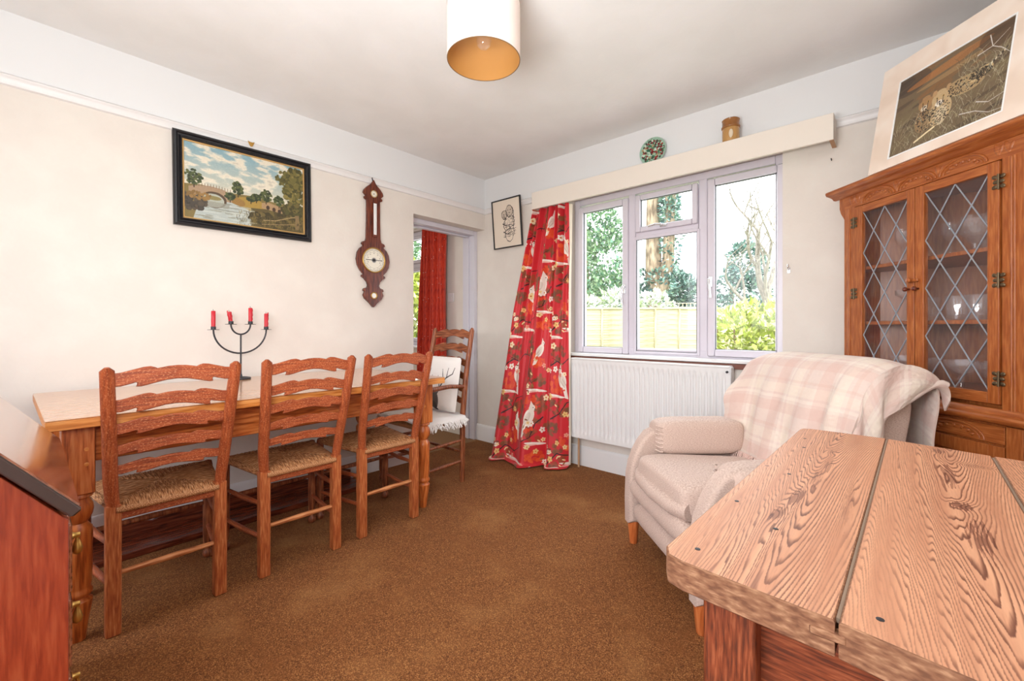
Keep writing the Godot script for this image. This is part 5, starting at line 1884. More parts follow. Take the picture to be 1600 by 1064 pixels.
func pelmet() -> void:
	var p := thing("pelmet_box", "long cream painted pelmet box above the garden window", "pelmet", Vector3(1.645, 1.975, 0.0))
	var mb := MB.new()
	mb.box2(Vector3(-0.965, 0.0, 0.135), Vector3(0.965, 0.133, 0.152), 0.002)
	obj(mb, "front_board", M.pelmet, p)
	for s in [-1.0, 1.0]:
		mb = MB.new()
		mb.box2(Vector3(0.965 * s - 0.018 * s, 0.0, 0.024), Vector3(0.965 * s, 0.133, 0.135), 0.002)
		obj(mb, "end_board", M.pelmet, p)
		mb = MB.new()
		mb.box2(Vector3(0.965 * s - 0.018 * s, -0.001, 0.024), Vector3(0.965 * s, 0.001, 0.15))
		obj(mb, "bare_edge", M.raw, p)
	mb = MB.new()
	mb.box2(Vector3(-0.947, 0.112, 0.024), Vector3(0.947, 0.125, 0.135))
	obj(mb, "top_board", M.pelmet, p)
	mb = MB.new()
	mb.tube([Vector3(-0.93, 0.035, 0.085), Vector3(0.93, 0.035, 0.085)], 0.008, 8)
	obj(mb, "curtain_track", M.trim, p)
	# plate standing on the pelmet, against the wall
	var pt := Paint.new(256, 256, rgb(150, 186, 164), 31)
	var rng := pt.rng
	pt.blobs(128, 128, 108, 108, 170, 13, [rgb(48, 96, 68), rgb(70, 124, 90), rgb(150, 52, 48), rgb(120, 30, 38), rgb(196, 214, 196), rgb(60, 60, 52), rgb(176, 150, 110)])
	for k in 14:
		var a := Vector2(rng.randf() * 256, rng.randf() * 256)
		pt.line([a, a + Vector2(rng.randf_range(-50, 50), rng.randf_range(-50, 50))], 2.0, rgb(60, 50, 44))
	var pm := mat(Color.WHITE, 0.15)
	pm.albedo_texture = pt.tex()
	var d := thing("plate", "round green and red patterned china plate standing behind the pelmet top", "plate", Vector3(1.622, 2.131, 0.02))
	var bs := Basis(Vector3.RIGHT, -0.05)
	var R := 0.09
	mb = MB.new()
	mb.grid(36, 8, func(u: float, w: float) -> Vector3:
		var a := u * TAU
		var r := w * R
		return bs * Vector3(cos(a) * r, R + sin(a) * r, 0.016 * pow(w, 3.0)), Vector2.ONE, false)
	for i in mb.v.size():
		var q := bs.inverse() * mb.v[i]
		mb.t[i] = Vector2(0.5 + q.x / R * 0.5, 0.5 - (q.y - R) / R * 0.5)
	obj(mb, "face", pm, d)
	mb = MB.new()
	mb.lathe([Vector2(0.05, -0.006), Vector2(0.052, -0.004), Vector2(0.09, 0.011), Vector2(0.0925, 0.015), Vector2(0.091, 0.018), Vector2(0.088, 0.0165)], bs * Vector3(0, R, 0), 36, bs * Basis(Vector3.RIGHT, PI / 2))
	obj(mb, "rim", mat(rgb(176, 200, 184), 0.15), d)
	# brown stoneware jar
	var j := thing("stoneware_jar", "small brown glazed stoneware jar with a lid on the pelmet", "jar", Vector3(2.118, 2.1, 0.075))
	mb = MB.new()
	mb.lathe([Vector2(0, 0), Vector2(0.04, 0), Vector2(0.044, 0.006), Vector2(0.046, 0.05), Vector2(0.046, 0.098), Vector2(0.043, 0.104)], Vector3.ZERO, 28)
	obj(mb, "body", M.pot_tan, j)
	mb = MB.new()
	mb.lathe([Vector2(0.045, 0.1), Vector2(0.05, 0.104), Vector2(0.05, 0.112), Vector2(0.046, 0.116), Vector2(0.046, 0.146), Vector2(0.048, 0.15), Vector2(0.044, 0.154), Vector2(0, 0.156)], Vector3.ZERO, 28)
	obj(mb, "lid", M.pot_brown, j)
	mb = MB.new()
	mb.pillow(Vector3(0.012, 0.06, 0.044), Vector3(0.024, 0.05, 0.012), 1.0, 1.0, Basis.IDENTITY, 12, 8)
	obj(mb, "applied_figure", mat(rgb(222, 206, 180), 0.25), j)
	# curtain hooks on the wall by the window
	for e in [[2.395, 1.36, "small white curtain hook on the wall beside the garden window"]]:
		var h := thing("wall_hook", e[2], "hook", Vector3(e[0], e[1], 0))
		mb = MB.new()
		mb.tube([Vector3(0, 0, 0), Vector3(0, 0.002, 0.02), Vector3(0, 0.02, 0.032), Vector3(0, 0.03, 0.022)], 0.004, 8)
		mb.box(Vector3(0, 0, 0.002), Vector3(0.014, 0.03, 0.004), 0.001)
		obj(mb, "hook_body", M.chrome, h)
	var n := thing("nail", "bent dark nail in the wall just under the pelmet's bare end", "nail", Vector3(2.585, 1.93, 0))
	mb = MB.new()
	mb.tube([Vector3(0, 0, 0), Vector3(0.002, -0.006, 0.018), Vector3(0.004, -0.018, 0.024)], 0.0025, 6)
	obj(mb, "shank", M.iron, n)

# ---------------------------------------------------------------- pictures, barometer
func frame_ring(W: float, H: float, prof: Array, m: Material, parent: Node3D, called := "frame") -> void:
	# mitred frame in the local xy plane, centred; prof: (inset from the outer edge, height z)
	var mb := MB.new()
	for i in prof.size() - 1:
		var a: Vector2 = prof[i]
		var b: Vector2 = prof[i + 1]
		var c := func(s: Vector2, p: Vector2) -> Vector3: return Vector3(s.x * (W / 2 - p.x), s.y * (H / 2 - p.x), p.y)
		var cs := [Vector2(-1, -1), Vector2(1, -1), Vector2(1, 1), Vector2(-1, 1)]
		for k in 4:
			var s0: Vector2 = cs[k]
			var s1: Vector2 = cs[(k + 1) % 4]
			mb.quad(c.call(s0, a), c.call(s1, a), c.call(s1, b), c.call(s0, b), Vector3((s0.x + s1.x) * (0.5 if b.y > a.y else -0.5), (s0.y + s1.y) * (0.5 if b.y > a.y else -0.5), 0.6))
	obj(mb, called, m, parent)

func landscape_tex() -> ImageTexture:
	var p := Paint.new(640, 420, rgb(170, 190, 190), 41)
	var f := FastNoiseLite.new()
	f.seed = 3
	f.frequency = 0.008
	f.fractal_octaves = 5
	for y in 260:
		for x in 640:
			var n := f.get_noise_2d(x * 0.8, y * 1.9) * 0.5 + 0.5
			var sky := rgb(132, 168, 180).lerp(rgb(206, 200, 178), float(y) / 260.0)
			p.img.set_pixel(x, y, sky.lerp(rgb(226, 218, 198), smoothstep(0.42, 0.62, n)).lerp(rgb(166, 160, 148), smoothstep(0.66, 0.85, n) * 0.6))
	# far bank, hill, water
	p.poly([Vector2(0, 235), Vector2(80, 226), Vector2(200, 245), Vector2(330, 238), Vector2(470, 252), Vector2(640, 250), Vector2(640, 420), Vector2(0, 420)], rgb(128, 112, 66))
	p.ell(320, 290, 90, 40, rgb(166, 136, 66))
	p.ell(240, 292, 60, 30, rgb(150, 116, 64))
	p.poly([Vector2(90, 300), Vector2(180, 285), Vector2(230, 300), Vector2(330, 330), Vector2(390, 372), Vector2(330, 420), Vector2(40, 420), Vector2(60, 350)], rgb(178, 186, 180))
	p.poly([Vector2(330, 310), Vector2(460, 300), Vector2(560, 330), Vector2(640, 330), Vector2(640, 420), Vector2(330, 420)], rgb(96, 84, 52))
	for k in 60:
		p.ell(p.rng.randf_range(60, 380), p.rng.randf_range(310, 415), p.rng.randf_range(14, 50), 2.5, [rgb(206, 210, 200, 0.7), rgb(130, 124, 100, 0.6), rgb(100, 96, 76, 0.5)][p.rng.randi() % 3])
	# stone bridge with a wide arch, then three small arches
	p.poly([Vector2(20, 246), Vector2(70, 232), Vector2(120, 226), Vector2(180, 232), Vector2(230, 250), Vector2(230, 300), Vector2(20, 300)], rgb(166, 140, 112))
	p.ell(140, 300, 62, 46, rgb(86, 70, 54))
	p.ell(136, 304, 54, 38, rgb(176, 180, 166))
	p.ell(136, 290, 40, 12, rgb(140, 128, 80))
	p.poly([Vector2(78, 312), Vector2(220, 312), Vector2(210, 340), Vector2(100, 345)], rgb(150, 150, 138, 0.8))
	p.poly([Vector2(390, 268), Vector2(430, 258), Vector2(520, 280), Vector2(560, 300), Vector2(560, 318), Vector2(390, 300)], rgb(170, 140, 104))
	for e in [[425, 290], [460, 296], [492, 302]]:
		p.ell(e[0], e[1], 10, 13, rgb(70, 56, 44))
	for k in 14:
		var x := 40 + k * 14
		p.line([Vector2(x, 240 - 10 * sin(k * 0.24)), Vector2(x, 226 - 10 * sin(k * 0.24))], 2.0, rgb(130, 108, 86))
	# trees
	for e in [[45, 190, 42, 40], [262, 206, 26, 36], [415, 218, 32, 34], [490, 236, 28, 28], [360, 240, 26, 16], [220, 262, 24, 18], [330, 255, 20, 12]]:
		p.line([Vector2(e[0], e[1]), Vector2(e[0], e[1] + e[3] + 16)], 3.0, rgb(66, 52, 36))
		p.blobs(e[0], e[1], e[2], e[3], 60, 9, [rgb(58, 70, 44), rgb(76, 88, 52), rgb(94, 100, 60), rgb(48, 56, 40)])
	p.blobs(20, 330, 80, 44, 90, 16, [rgb(72, 66, 58), rgb(88, 78, 64), rgb(60, 54, 48)])
	p.blobs(70, 290, 60, 20, 40, 10, [rgb(150, 116, 66), rgb(130, 100, 56)])
	p.blobs(590, 130, 78, 120, 260, 15, [rgb(92, 88, 46), rgb(116, 106, 56), rgb(74, 72, 40), rgb(136, 124, 68)])
	p.blobs(540, 90, 70, 50, 70, 12, [rgb(112, 104, 56), rgb(88, 84, 46)])
	p.blobs(580, 290, 80, 50, 140, 13, [rgb(84, 82, 46), rgb(70, 66, 40), rgb(110, 98, 56)])
	p.blobs(470, 360, 150, 44, 160, 14, [rgb(84, 74, 44), rgb(110, 96, 56), rgb(66, 60, 38)])
	p.line([Vector2(400, 372), Vector2(470, 364), Vector2(560, 330), Vector2(610, 318)], 3.0, rgb(170, 146, 104))
	p.line([Vector2(390, 398), Vector2(500, 384), Vector2(620, 364)], 2.5, rgb(156, 132, 92))
	p.poly([Vector2(586, 312), Vector2(612, 308), Vector2(616, 400), Vector2(590, 404)], rgb(134, 112, 78))
	for k in 220:
		var x := p.rng.randf_range(250, 640)
		var y := p.rng.randf_range(340, 420)
		p.line([Vector2(x, y), Vector2(x + p.rng.randf_range(-5, 5), y - p.rng.randf_range(6, 22))], 0.8, [rgb(150, 132, 80, 0.8), rgb(96, 84, 50, 0.8), rgb(60, 52, 34, 0.8)][p.rng.randi() % 3])
	p.soften(0.5, 0.1)
	return p.tex()

func drawing_tex() -> ImageTexture:
	# loose pen-and-ink study of two embracing figures
	var p := Paint.new(200, 260, rgb(236, 222, 204), 51)
	var ink := rgb(42, 36, 34)
	var g := rgb(110, 98, 88, 0.7)
	p.ell(122, 66, 26, 32, rgb(206, 190, 172))
	p.ell(84, 82, 20, 24, rgb(206, 190, 172))
	var loops := [[122, 66, 26, 32], [84, 82, 20, 24]]
	for l in loops:
		for r in 2:
			var pts := []
			for i in 22:
				var a := TAU * i / 21.0 + r
				pts.append(Vector2(l[0] + cos(a) * (l[2] + p.rng.randf_range(-3, 3)), l[1] + sin(a) * (l[3] + p.rng.randf_range(-3, 3))))
			p.line(pts, 1.3, ink, 0.7)
	for k in 130:
		var a := Vector2(p.rng.randf_range(70, 150), p.rng.randf_range(90, 205))
		if absf(a.x - 110) > 44:
			continue
		p.line([a, a + Vector2(p.rng.randf_range(4, 18), p.rng.randf_range(-12, 4))], 0.8, g if k % 2 else ink)
	for e in [[Vector2(110, 60), Vector2(114, 58)], [Vector2(128, 60), Vector2(134, 58)], [Vector2(118, 74), Vector2(126, 75)], [Vector2(78, 80), Vector2(84, 80)]]:
		p.line(e, 1.6, ink)
	for e in [[Vector2(96, 104), Vector2(80, 122), Vector2(76, 150), Vector2(90, 172), Vector2(84, 200), Vector2(98, 226)], [Vector2(146, 94), Vector2(154, 124), Vector2(146, 156), Vector2(150, 186), Vector2(134, 222)], [Vector2(98, 226), Vector2(116, 234), Vector2(134, 222)], [Vector2(90, 172), Vector2(116, 160), Vector2(146, 166)]]:
		p.line(e, 2.2, ink, 1.0)
	p.line([Vector2(140, 44), Vector2(152, 70), Vector2(150, 100), Vector2(158, 108)], 2.2, ink, 1.0)
	p.line([Vector2(70, 130), Vector2(92, 142), Vector2(130, 140), Vector2(146, 152)], 2.5, ink, 1.0)
	p.line([Vector2(74, 176), Vector2(100, 190), Vector2(138, 180)], 2.5, ink, 1.2)
	return p.tex()

func wall_things() -> void:
	# ---- landscape in a black frame (left wall)
	var W := 0.715
	var H := 0.503
	var t := thing("framed_painting", "landscape painting of a stone bridge over a river in a black frame", "picture", Vector3(0.0, 1.842, 1.949), PI / 2)
	frame_ring(W, H, [Vector2(0, 0.0), Vector2(0, 0.018), Vector2(0.006, 0.026), Vector2(0.014, 0.028), Vector2(0.02, 0.02), Vector2(0.028, 0.018), Vector2(0.034, 0.026), Vector2(0.038, 0.026), Vector2(0.043, 0.012)], M.black_frame, t)
	frame_ring(W - 0.084, H - 0.084, [Vector2(0, 0.012), Vector2(0.0, 0.017), Vector2(0.006, 0.016), Vector2(0.008, 0.01)], M.gilt, t, "gilt_slip")
	var beads := MB.new()
	for k in 62:
		for s in [-1.0, 1.0]:
			beads.pillow(Vector3(lerpf(-W / 2 + 0.04, W / 2 - 0.04, k / 61.0), s * (H / 2 - 0.036), 0.027), Vector3(0.007, 0.005, 0.006), 1.0, 1.0, Basis.IDENTITY, 6, 4)
			if k < 42:
				beads.pillow(Vector3(s * (W / 2 - 0.036), lerpf(-H / 2 + 0.04, H / 2 - 0.04, k / 41.0), 0.027), Vector3(0.005, 0.007, 0.006), 1.0, 1.0, Basis.IDENTITY, 6, 4)
	obj(beads, "carved_beading", M.black_frame, t)
	var m := mat(Color.WHITE, 0.4)
	m.albedo_texture = landscape_tex()
	var mb := MB.new()
	var a := W / 2 - 0.048
	var b := H / 2 - 0.048
	mb.quad(Vector3(-a, b, 0.011), Vector3(a, b, 0.011), Vector3(a, -b, 0.011), Vector3(-a, -b, 0.011), Vector3(0, 0, 1))
	obj(mb, "canvas", m, t)
	mb = MB.new()
	mb.quad(Vector3(-W / 2 + 0.002, H / 2 - 0.002, 0.001), Vector3(W / 2 - 0.002, H / 2 - 0.002, 0.001), Vector3(W / 2 - 0.002, -H / 2 + 0.002, 0.001), Vector3(-W / 2 + 0.002, -H / 2 + 0.002, 0.001), Vector3(0, 0, -1))
	obj(mb, "backing", M.raw, t)
	t.rotate_object_local(Vector3(0, 0, 1), 0.012)
	t.position.x = 0.003
	var h := thing("picture_hook", "brass picture hook on the rail above the bridge painting", "hook", Vector3(0.022, 2.118, 1.94), PI / 2)
	mb = MB.new()
	mb.prism(PackedVector2Array([Vector2(-0.018, 0.014), Vector2(-0.006, 0.009), Vector2(0.006, 0.009), Vector2(0.018, 0.014), Vector2(0.012, -0.004), Vector2(0.005, -0.016), Vector2(-0.005, -0.016), Vector2(-0.012, -0.004)]), 0.004, Transform3D(Basis.IDENTITY, Vector3(0, 0, 0.003)), 0.001)
	obj(mb, "plate", M.brass, h)
	# ---- small drawing (window wall), tipped out at the top
	t = thing("framed_drawing", "small ink drawing of two figures in a thin black frame by the curtain", "picture", Vector3(0.305, 1.738, 0.008))
	W = 0.335
	H = 0.422
	frame_ring(W, H, [Vector2(0, 0.0), Vector2(0, 0.012), Vector2(0.002, 0.014), Vector2(0.009, 0.014), Vector2(0.011, 0.006)], M.black_frame, t)
	mb = MB.new()
	a = W / 2 - 0.01
	b = H / 2 - 0.01
	mb.quad(Vector3(-a, b, 0.006), Vector3(a, b, 0.006), Vector3(a, -b, 0.006), Vector3(-a, -b, 0.006), Vector3(0, 0, 1))
	m = mat(Color.WHITE, 0.6)
	m.albedo_texture = drawing_tex()
	obj(mb, "paper", m, t)
	mb = MB.new()
	mb.quad(Vector3(-W / 2, H / 2, 0.0), Vector3(W / 2, H / 2, 0.0), Vector3(W / 2, -H / 2, 0.0), Vector3(-W / 2, -H / 2, 0.0), Vector3(0, 0, -1))
	obj(mb, "backing", M.raw, t)
	t.rotation = Vector3(0.085, 0, 0)
	t.position = Vector3(0.308, 1.738 + H / 2, 0.03)
	# ---- banjo barometer (left wall)
	var B := thing("barometer", "carved dark wooden banjo barometer with a round white dial", "barometer", Vector3(0.002, 2.105, 1.147), PI / 2)
	var half := [[0.0, 0.002], [0.03, 0.02], [0.055, 0.05], [0.08, 0.072], [0.1, 0.078], [0.112, 0.066], [0.12, 0.058], [0.128, 0.07], [0.14, 0.068], [0.15, 0.05], [0.3, 0.05], [0.42, 0.054], [0.445, 0.062], [0.452, 0.084], [0.465, 0.092], [0.478, 0.078], [0.488, 0.088], [0.5, 0.104], [0.53, 0.122], [0.577, 0.13], [0.62, 0.122], [0.655, 0.102], [0.682, 0.076], [0.688, 0.09], [0.7, 0.092], [0.712, 0.072], [0.735, 0.05], [0.76, 0.042], [0.776, 0.05], [0.783, 0.074], [0.797, 0.08], [0.806, 0.068], [0.83, 0.078], [0.855, 0.066], [0.885, 0.03], [0.915, 0.002]]
	var poly := PackedVector2Array()
	for e in half: poly.append(Vector2(e[1], -e[0]))
	for i in range(half.size() - 1, -1, -1): poly.append(Vector2(-half[i][1], -half[i][0]))
	mb = MB.new()
	mb.prism(poly, 0.024, Transform3D(Basis.IDENTITY, Vector3(0, 0, 0.013)), 0.006)
	obj(mb, "case", M.mahog, B)
	var pt := Paint.new(256, 256, rgb(236, 230, 214), 61)
	for k in 72:
		var an := TAU * k / 72.0
		var d := Vector2(cos(an), sin(an))
		pt.line([Vector2(128, 128) + d * 104, Vector2(128, 128) + d * (116 if k % 6 else 92)], 1.2, rgb(70, 66, 60))
	for r in [118.0, 88.0]:
		var ring_pts := []
		for i in 61: ring_pts.append(Vector2(128 + cos(TAU * i / 60.0) * r, 128 + sin(TAU * i / 60.0) * r))
		pt.line(ring_pts, 0.8, rgb(90, 86, 78))
	for k in 7:
		var an := PI * (0.9 + 0.2 * k)
		pt.line([Vector2(128, 128) + Vector2(cos(an - 0.09), sin(an - 0.09)) * 74, Vector2(128, 128) + Vector2(cos(an + 0.09), sin(an + 0.09)) * 74], 2.4, rgb(120, 112, 100))
	pt.ell(128, 128, 30, 30, rgb(190, 186, 176))
	pt.ell(128, 128, 22, 22, rgb(90, 90, 92))
	m = mat(Color.WHITE, 0.3)
	m.albedo_texture = pt.tex()
	var dial := func(cy: float, r: float, mm: Material, called: String) -> MeshInstance3D:
		var q := MB.new()
		for i in 32:
			var a0 := TAU * i / 32.0
			var a1 := TAU * (i + 1) / 32.0
			var n := Vector3(0, 0, 1)
			q.tri(Vector3(0, -cy, 0.027), Vector3(cos(a0) * r, -cy + sin(a0) * r, 0.027), Vector3(cos(a1) * r, -cy + sin(a1) * r, 0.027), n, n, n, Vector2(0.5, 0.5), Vector2(0.5 + cos(a0) * 0.5, 0.5 - sin(a0) * 0.5), Vector2(0.5 + cos(a1) * 0.5, 0.5 - sin(a1) * 0.5))
		return obj(q, called, mm, B)
	var bz := func(cy: float, r: float, tk: float) -> void:
		var pth := []
		for i in 33: pth.append(Vector3(cos(TAU * i / 32.0) * r, -cy + sin(TAU * i / 32.0) * r, 0.028))
		var q := MB.new()
		q.tube(pth, tk, 8, false)
		obj(q, "bezel", M.brass, B)
	dial.call(0.577, 0.084, m, "dial")
	bz.call(0.577, 0.087, 0.005)
	dial.call(0.1, 0.024, m, "hygrometer_dial")
	bz.call(0.1, 0.025, 0.0025)
	dial.call(0.832, 0.02, M.white_card, "level_dial")
	bz.call(0.832, 0.022, 0.004)
	mb = MB.new()
	mb.box(Vector3(0.0, -0.577, 0.031), Vector3(0.13, 0.004, 0.002), 0.0008, Basis(Vector3(0, 0, 1), 0.02))
	mb.lathe([Vector2(0.007, 0), Vector2(0.006, 0.004), Vector2(0, 0.005)], Vector3(0, -0.577, 0.029), 12, Basis(Vector3.RIGHT, PI / 2))
	obj(mb, "hand", M.black, B)
	mb = MB.new()
	mb.box(Vector3(0.004, -0.285, 0.03), Vector3(0.034, 0.25, 0.012), 0.003)
	var tb := obj(mb, "thermometer_case", M.mahog, B)
	mb = MB.new()
	mb.box(Vector3(0.004, -0.282, 0.036), Vector3(0.024, 0.225, 0.003), 0.001)
	obj(mb, "scale", M.white_card, tb)
	mb = MB.new()
	mb.tube([Vector3(0.004, -0.18, 0.039), Vector3(0.004, -0.385, 0.039)], 0.0018, 6)
	obj(mb, "tube", M.chrome, tb)
	mb = MB.new()
	mb.tube([Vector3(0, 0.0, 0.008), Vector3(-0.006, 0.012, 0.014), Vector3(-0.012, 0.014, 0.02)], 0.005, 8)
	obj(mb, "hanger", M.iron, B)

# ---------------------------------------------------------------- candelabra
func candelabra() -> void:
	var c := thing("candelabra", "black iron four-branch candelabra standing on the long table", "candelabra", Vector3(0.115, 0.755, 2.02))
	var mb := MB.new()
	mb.lathe([Vector2(0.045, 0), Vector2(0.05, 0.003), Vector2(0.048, 0.009), Vector2(0.03, 0.013), Vector2(0.008, 0.016), Vector2(0.005, 0.03)], Vector3.ZERO, 24)
	obj(mb, "foot", M.iron, c)
	mb = MB.new()
	mb.tube([Vector3(0, 0.01, 0), Vector3(0, 0.25, 0)], 0.0045, 8)
	obj(mb, "stem", M.iron, c)
	for e in [[0.13, 0.145, 0.275], [0.048, 0.25, 0.305]]:
		var pth := []
		for i in 25:
			var a := PI * i / 24.0
			pth.append(Vector3(0, e[2] - sin(a) * (e[2] - e[1]), -cos(a) * e[0]))
		mb = MB.new()
		mb.tube(pth, 0.0045, 8)
		obj(mb, "branch", M.iron, c)
	# z offset, cup height, candle height, tilt
	var cups := [[0.13, 0.275, 0.098, 0.0, "tallest plain red candle on the outer branch by the bureau end"], [0.048, 0.305, 0.066, 0.12, "short leaning red candle on the candelabra's inner branch"], [-0.048, 0.305, 0.09, 0.0, "red candle on the inner candelabra branch nearer the barometer"], [-0.13, 0.275, 0.09, 0.0, "dripped red candle on the candelabra's outer branch nearer the barometer"]]
	var rng := RandomNumberGenerator.new()
	rng.seed = 3
	for e in cups:
		mb = MB.new()
		mb.lathe([Vector2(0.027, 0.0), Vector2(0.028, 0.002), Vector2(0.012, 0.003), Vector2(0.012, 0.018), Vector2(0.0105, 0.018), Vector2(0.0105, 0.003)], Vector3(0, e[1], e[0]), 20)
		obj(mb, "cup", M.iron, c)
		var k := thing("candle", e[4], "candle", Vector3(0.115, 0.755 + e[1] + 0.004, 2.02 + e[0]), 0.0, "red candles in the candelabra")
		mb = MB.new()
		var h: float = e[2]
		var bs := Basis(Vector3.RIGHT, e[3])
		mb.lathe([Vector2(0.01, 0), Vector2(0.0102, h * 0.5), Vector2(0.0102, h - 0.003), Vector2(0.008, h), Vector2(0, h - 0.002)], Vector3.ZERO, 14, bs)
		if e[2] < 0.095:
			for i in 9:
				var y := h - rng.randf() * h * 0.75
				var a := rng.randf_range(-2.6, -0.4) if e[0] < 0 else rng.randf() * TAU
				mb.pillow(bs * Vector3(cos(a) * 0.0095, y, sin(a) * 0.0095), Vector3(0.007, 0.02, 0.007), 1.0, 1.0, bs, 8, 6)
		obj(mb, "wax", M.red_wax, k)
		mb = MB.new()
		mb.tube([bs * Vector3(0, h - 0.003, 0), bs * Vector3(0, h + 0.005, 0.001), bs * Vector3(0.001, h + 0.009, 0.002)], 0.001, 5)
		obj(mb, "wick", M.wick, k)

# ---------------------------------------------------------------- pendant lamp (not lit)
func pendant() -> void:
	var p := thing("pendant_lamp", "pale pink drum lampshade with a golden lining hanging from the ceiling", "lamp", Vector3(1.646, 2.085, 1.628))
	var R := 0.142
	var H := 0.21
	var mb := MB.new()
	mb.lathe([Vector2(R, 0.0), Vector2(R, H)], Vector3.ZERO, 64)
	obj(mb, "shade", M.shade_out, p)
	mb = MB.new()
	mb.lathe([Vector2(R - 0.002, H), Vector2(R - 0.002, 0.0)], Vector3.ZERO, 64)
	obj(mb, "lining", M.shade_in, p, "golden lining")
	mb = MB.new()
	for y in [0.0, H]:
		var pth := []
		for i in 65: pth.append(Vector3(cos(TAU * i / 64.0) * (R - 0.001), y, sin(TAU * i / 64.0) * (R - 0.001)))
		mb.tube(pth, 0.0018, 6, false)
	for k in 3:
		var a := TAU * k / 3.0 + 0.4
		mb.tube([Vector3(cos(a) * (R - 0.002), H - 0.004, sin(a) * (R - 0.002)), Vector3(cos(a) * 0.02, H - 0.03, sin(a) * 0.02)], 0.0018, 6)
	obj(mb, "wire_ring", M.shade_rim, p)
	mb = MB.new()
	mb.lathe([Vector2(0.02, 0.15), Vector2(0.022, 0.19), Vector2(0.012, 0.2), Vector2(0.004, 0.206), Vector2(0.0035, 0.305)], Vector3.ZERO, 16)
	obj(mb, "cord_and_holder", M.white_card, p)
	mb = MB.new()
	mb.lathe([Vector2(0, 0.042), Vector2(0.014, 0.046), Vector2(0.026, 0.06), Vector2(0.03, 0.078), Vector2(0.027, 0.098), Vector2(0.014, 0.128), Vector2(0.012, 0.152)], Vector3.ZERO, 20)
	obj(mb, "bulb", M.crystal, p)
	mb = MB.new()
	mb.lathe([Vector2(0.045, 0.314), Vector2(0.044, 0.306), Vector2(0.03, 0.296), Vector2(0.006, 0.29)], Vector3.ZERO, 24)
	obj(mb, "ceiling_rose", M.trim, p)

# ---------------------------------------------------------------- garden
func leaf_mesh(l: float, w: float) -> ArrayMesh:
	var mb := MB.new()
	var a := Vector3(0, 0, 0)
	var b := Vector3(w / 2, 0.012, l * 0.45)
	var c := Vector3(0, -0.01, l)
	var d := Vector3(-w / 2, 0.012, l * 0.45)
	var n := Vector3.UP
	mb.tri(a, b, c, n, n, n)
	mb.tri(a, c, d, n, n, n)
	return mb.mesh(M.leaf)

# blobs: [centre, radii]; leaves fill their shells
func foliage(parent: Node3D, blobs: Array, count: int, leaf: ArrayMesh, cols: Array, sd: int, called := "foliage", inner := 0.55) -> void:
	var rng := RandomNumberGenerator.new()
	rng.seed = sd
	var mm := MultiMesh.new()
	mm.transform_format = MultiMesh.TRANSFORM_3D
	mm.use_colors = true
	mm.mesh = leaf
	mm.instance_count = count
	for i in count:
		var b: Array = blobs[rng.randi() % blobs.size()]
		var d := Vector3(rng.randfn(), rng.randfn(), rng.randfn()).normalized()
		var r := lerpf(inner, 1.0, sqrt(rng.randf())) * (1.0 + 0.1 * sin(d.x * 9.0 + d.y * 7.0))
		var p: Vector3 = b[0] + d * r * b[1]
		var out := (d + Vector3(rng.randf_range(-0.9, 0.9), rng.randf_range(-0.9, 0.6), rng.randf_range(-0.9, 0.9))).normalized()
		var x := out.cross(Vector3(rng.randf_range(-1, 1), 1.0, rng.randf_range(-1, 1))).normalized()
		var y := out.cross(x).normalized()
		var s := rng.randf_range(0.7, 1.35)
		mm.set_instance_transform(i, Transform3D(Basis(x * s, y * s, out * s), p))
		var c: Color = cols[rng.randi() % cols.size()]
		mm.set_instance_color(i, (c * rng.randf_range(0.85, 1.15)).srgb_to_linear())
	var o := MultiMeshInstance3D.new()
	o.multimesh = mm
	o.name = called
	parent.add_child(o, true)
	o.set_meta("kind", "stuff")

func branch(mb: MB, a: Vector3, d: Vector3, l: float, r: float, depth: int, rng: RandomNumberGenerator) -> void:
	var pts := [a]
	var rad := [r]
	var p := a
	var q := d
	for i in 4:
		q = (q + Vector3(rng.randf_range(-0.22, 0.22), rng.randf_range(-0.1, 0.2), rng.randf_range(-0.22, 0.22))).normalized()
		p += q * l / 4
		pts.append(p)
		rad.append(lerpf(r, r * 0.55, (i + 1) / 4.0))
	mb.tube(pts, rad, 6 if depth > 1 else 4, false)
	if depth <= 0:
		return
	for k in 3:
		var i := 2 + (k % 3)
		var s := (q + Vector3(rng.randf_range(-1, 1), rng.randf_range(-0.3, 0.7), rng.randf_range(-1, 1)) * 0.9).normalized()
		branch(mb, pts[i], s, l * rng.randf_range(0.55, 0.8), rad[i] * 0.7, depth - 1, rng)

func W(l: float, t: float, y: float) -> Vector3:
	# garden layout grid: t metres out from the house corner diagonal, l metres across it
	return Vector3(2.8615 - 0.667 * t + 0.745 * l, y, 2.8202 - 0.745 * t - 0.667 * l)

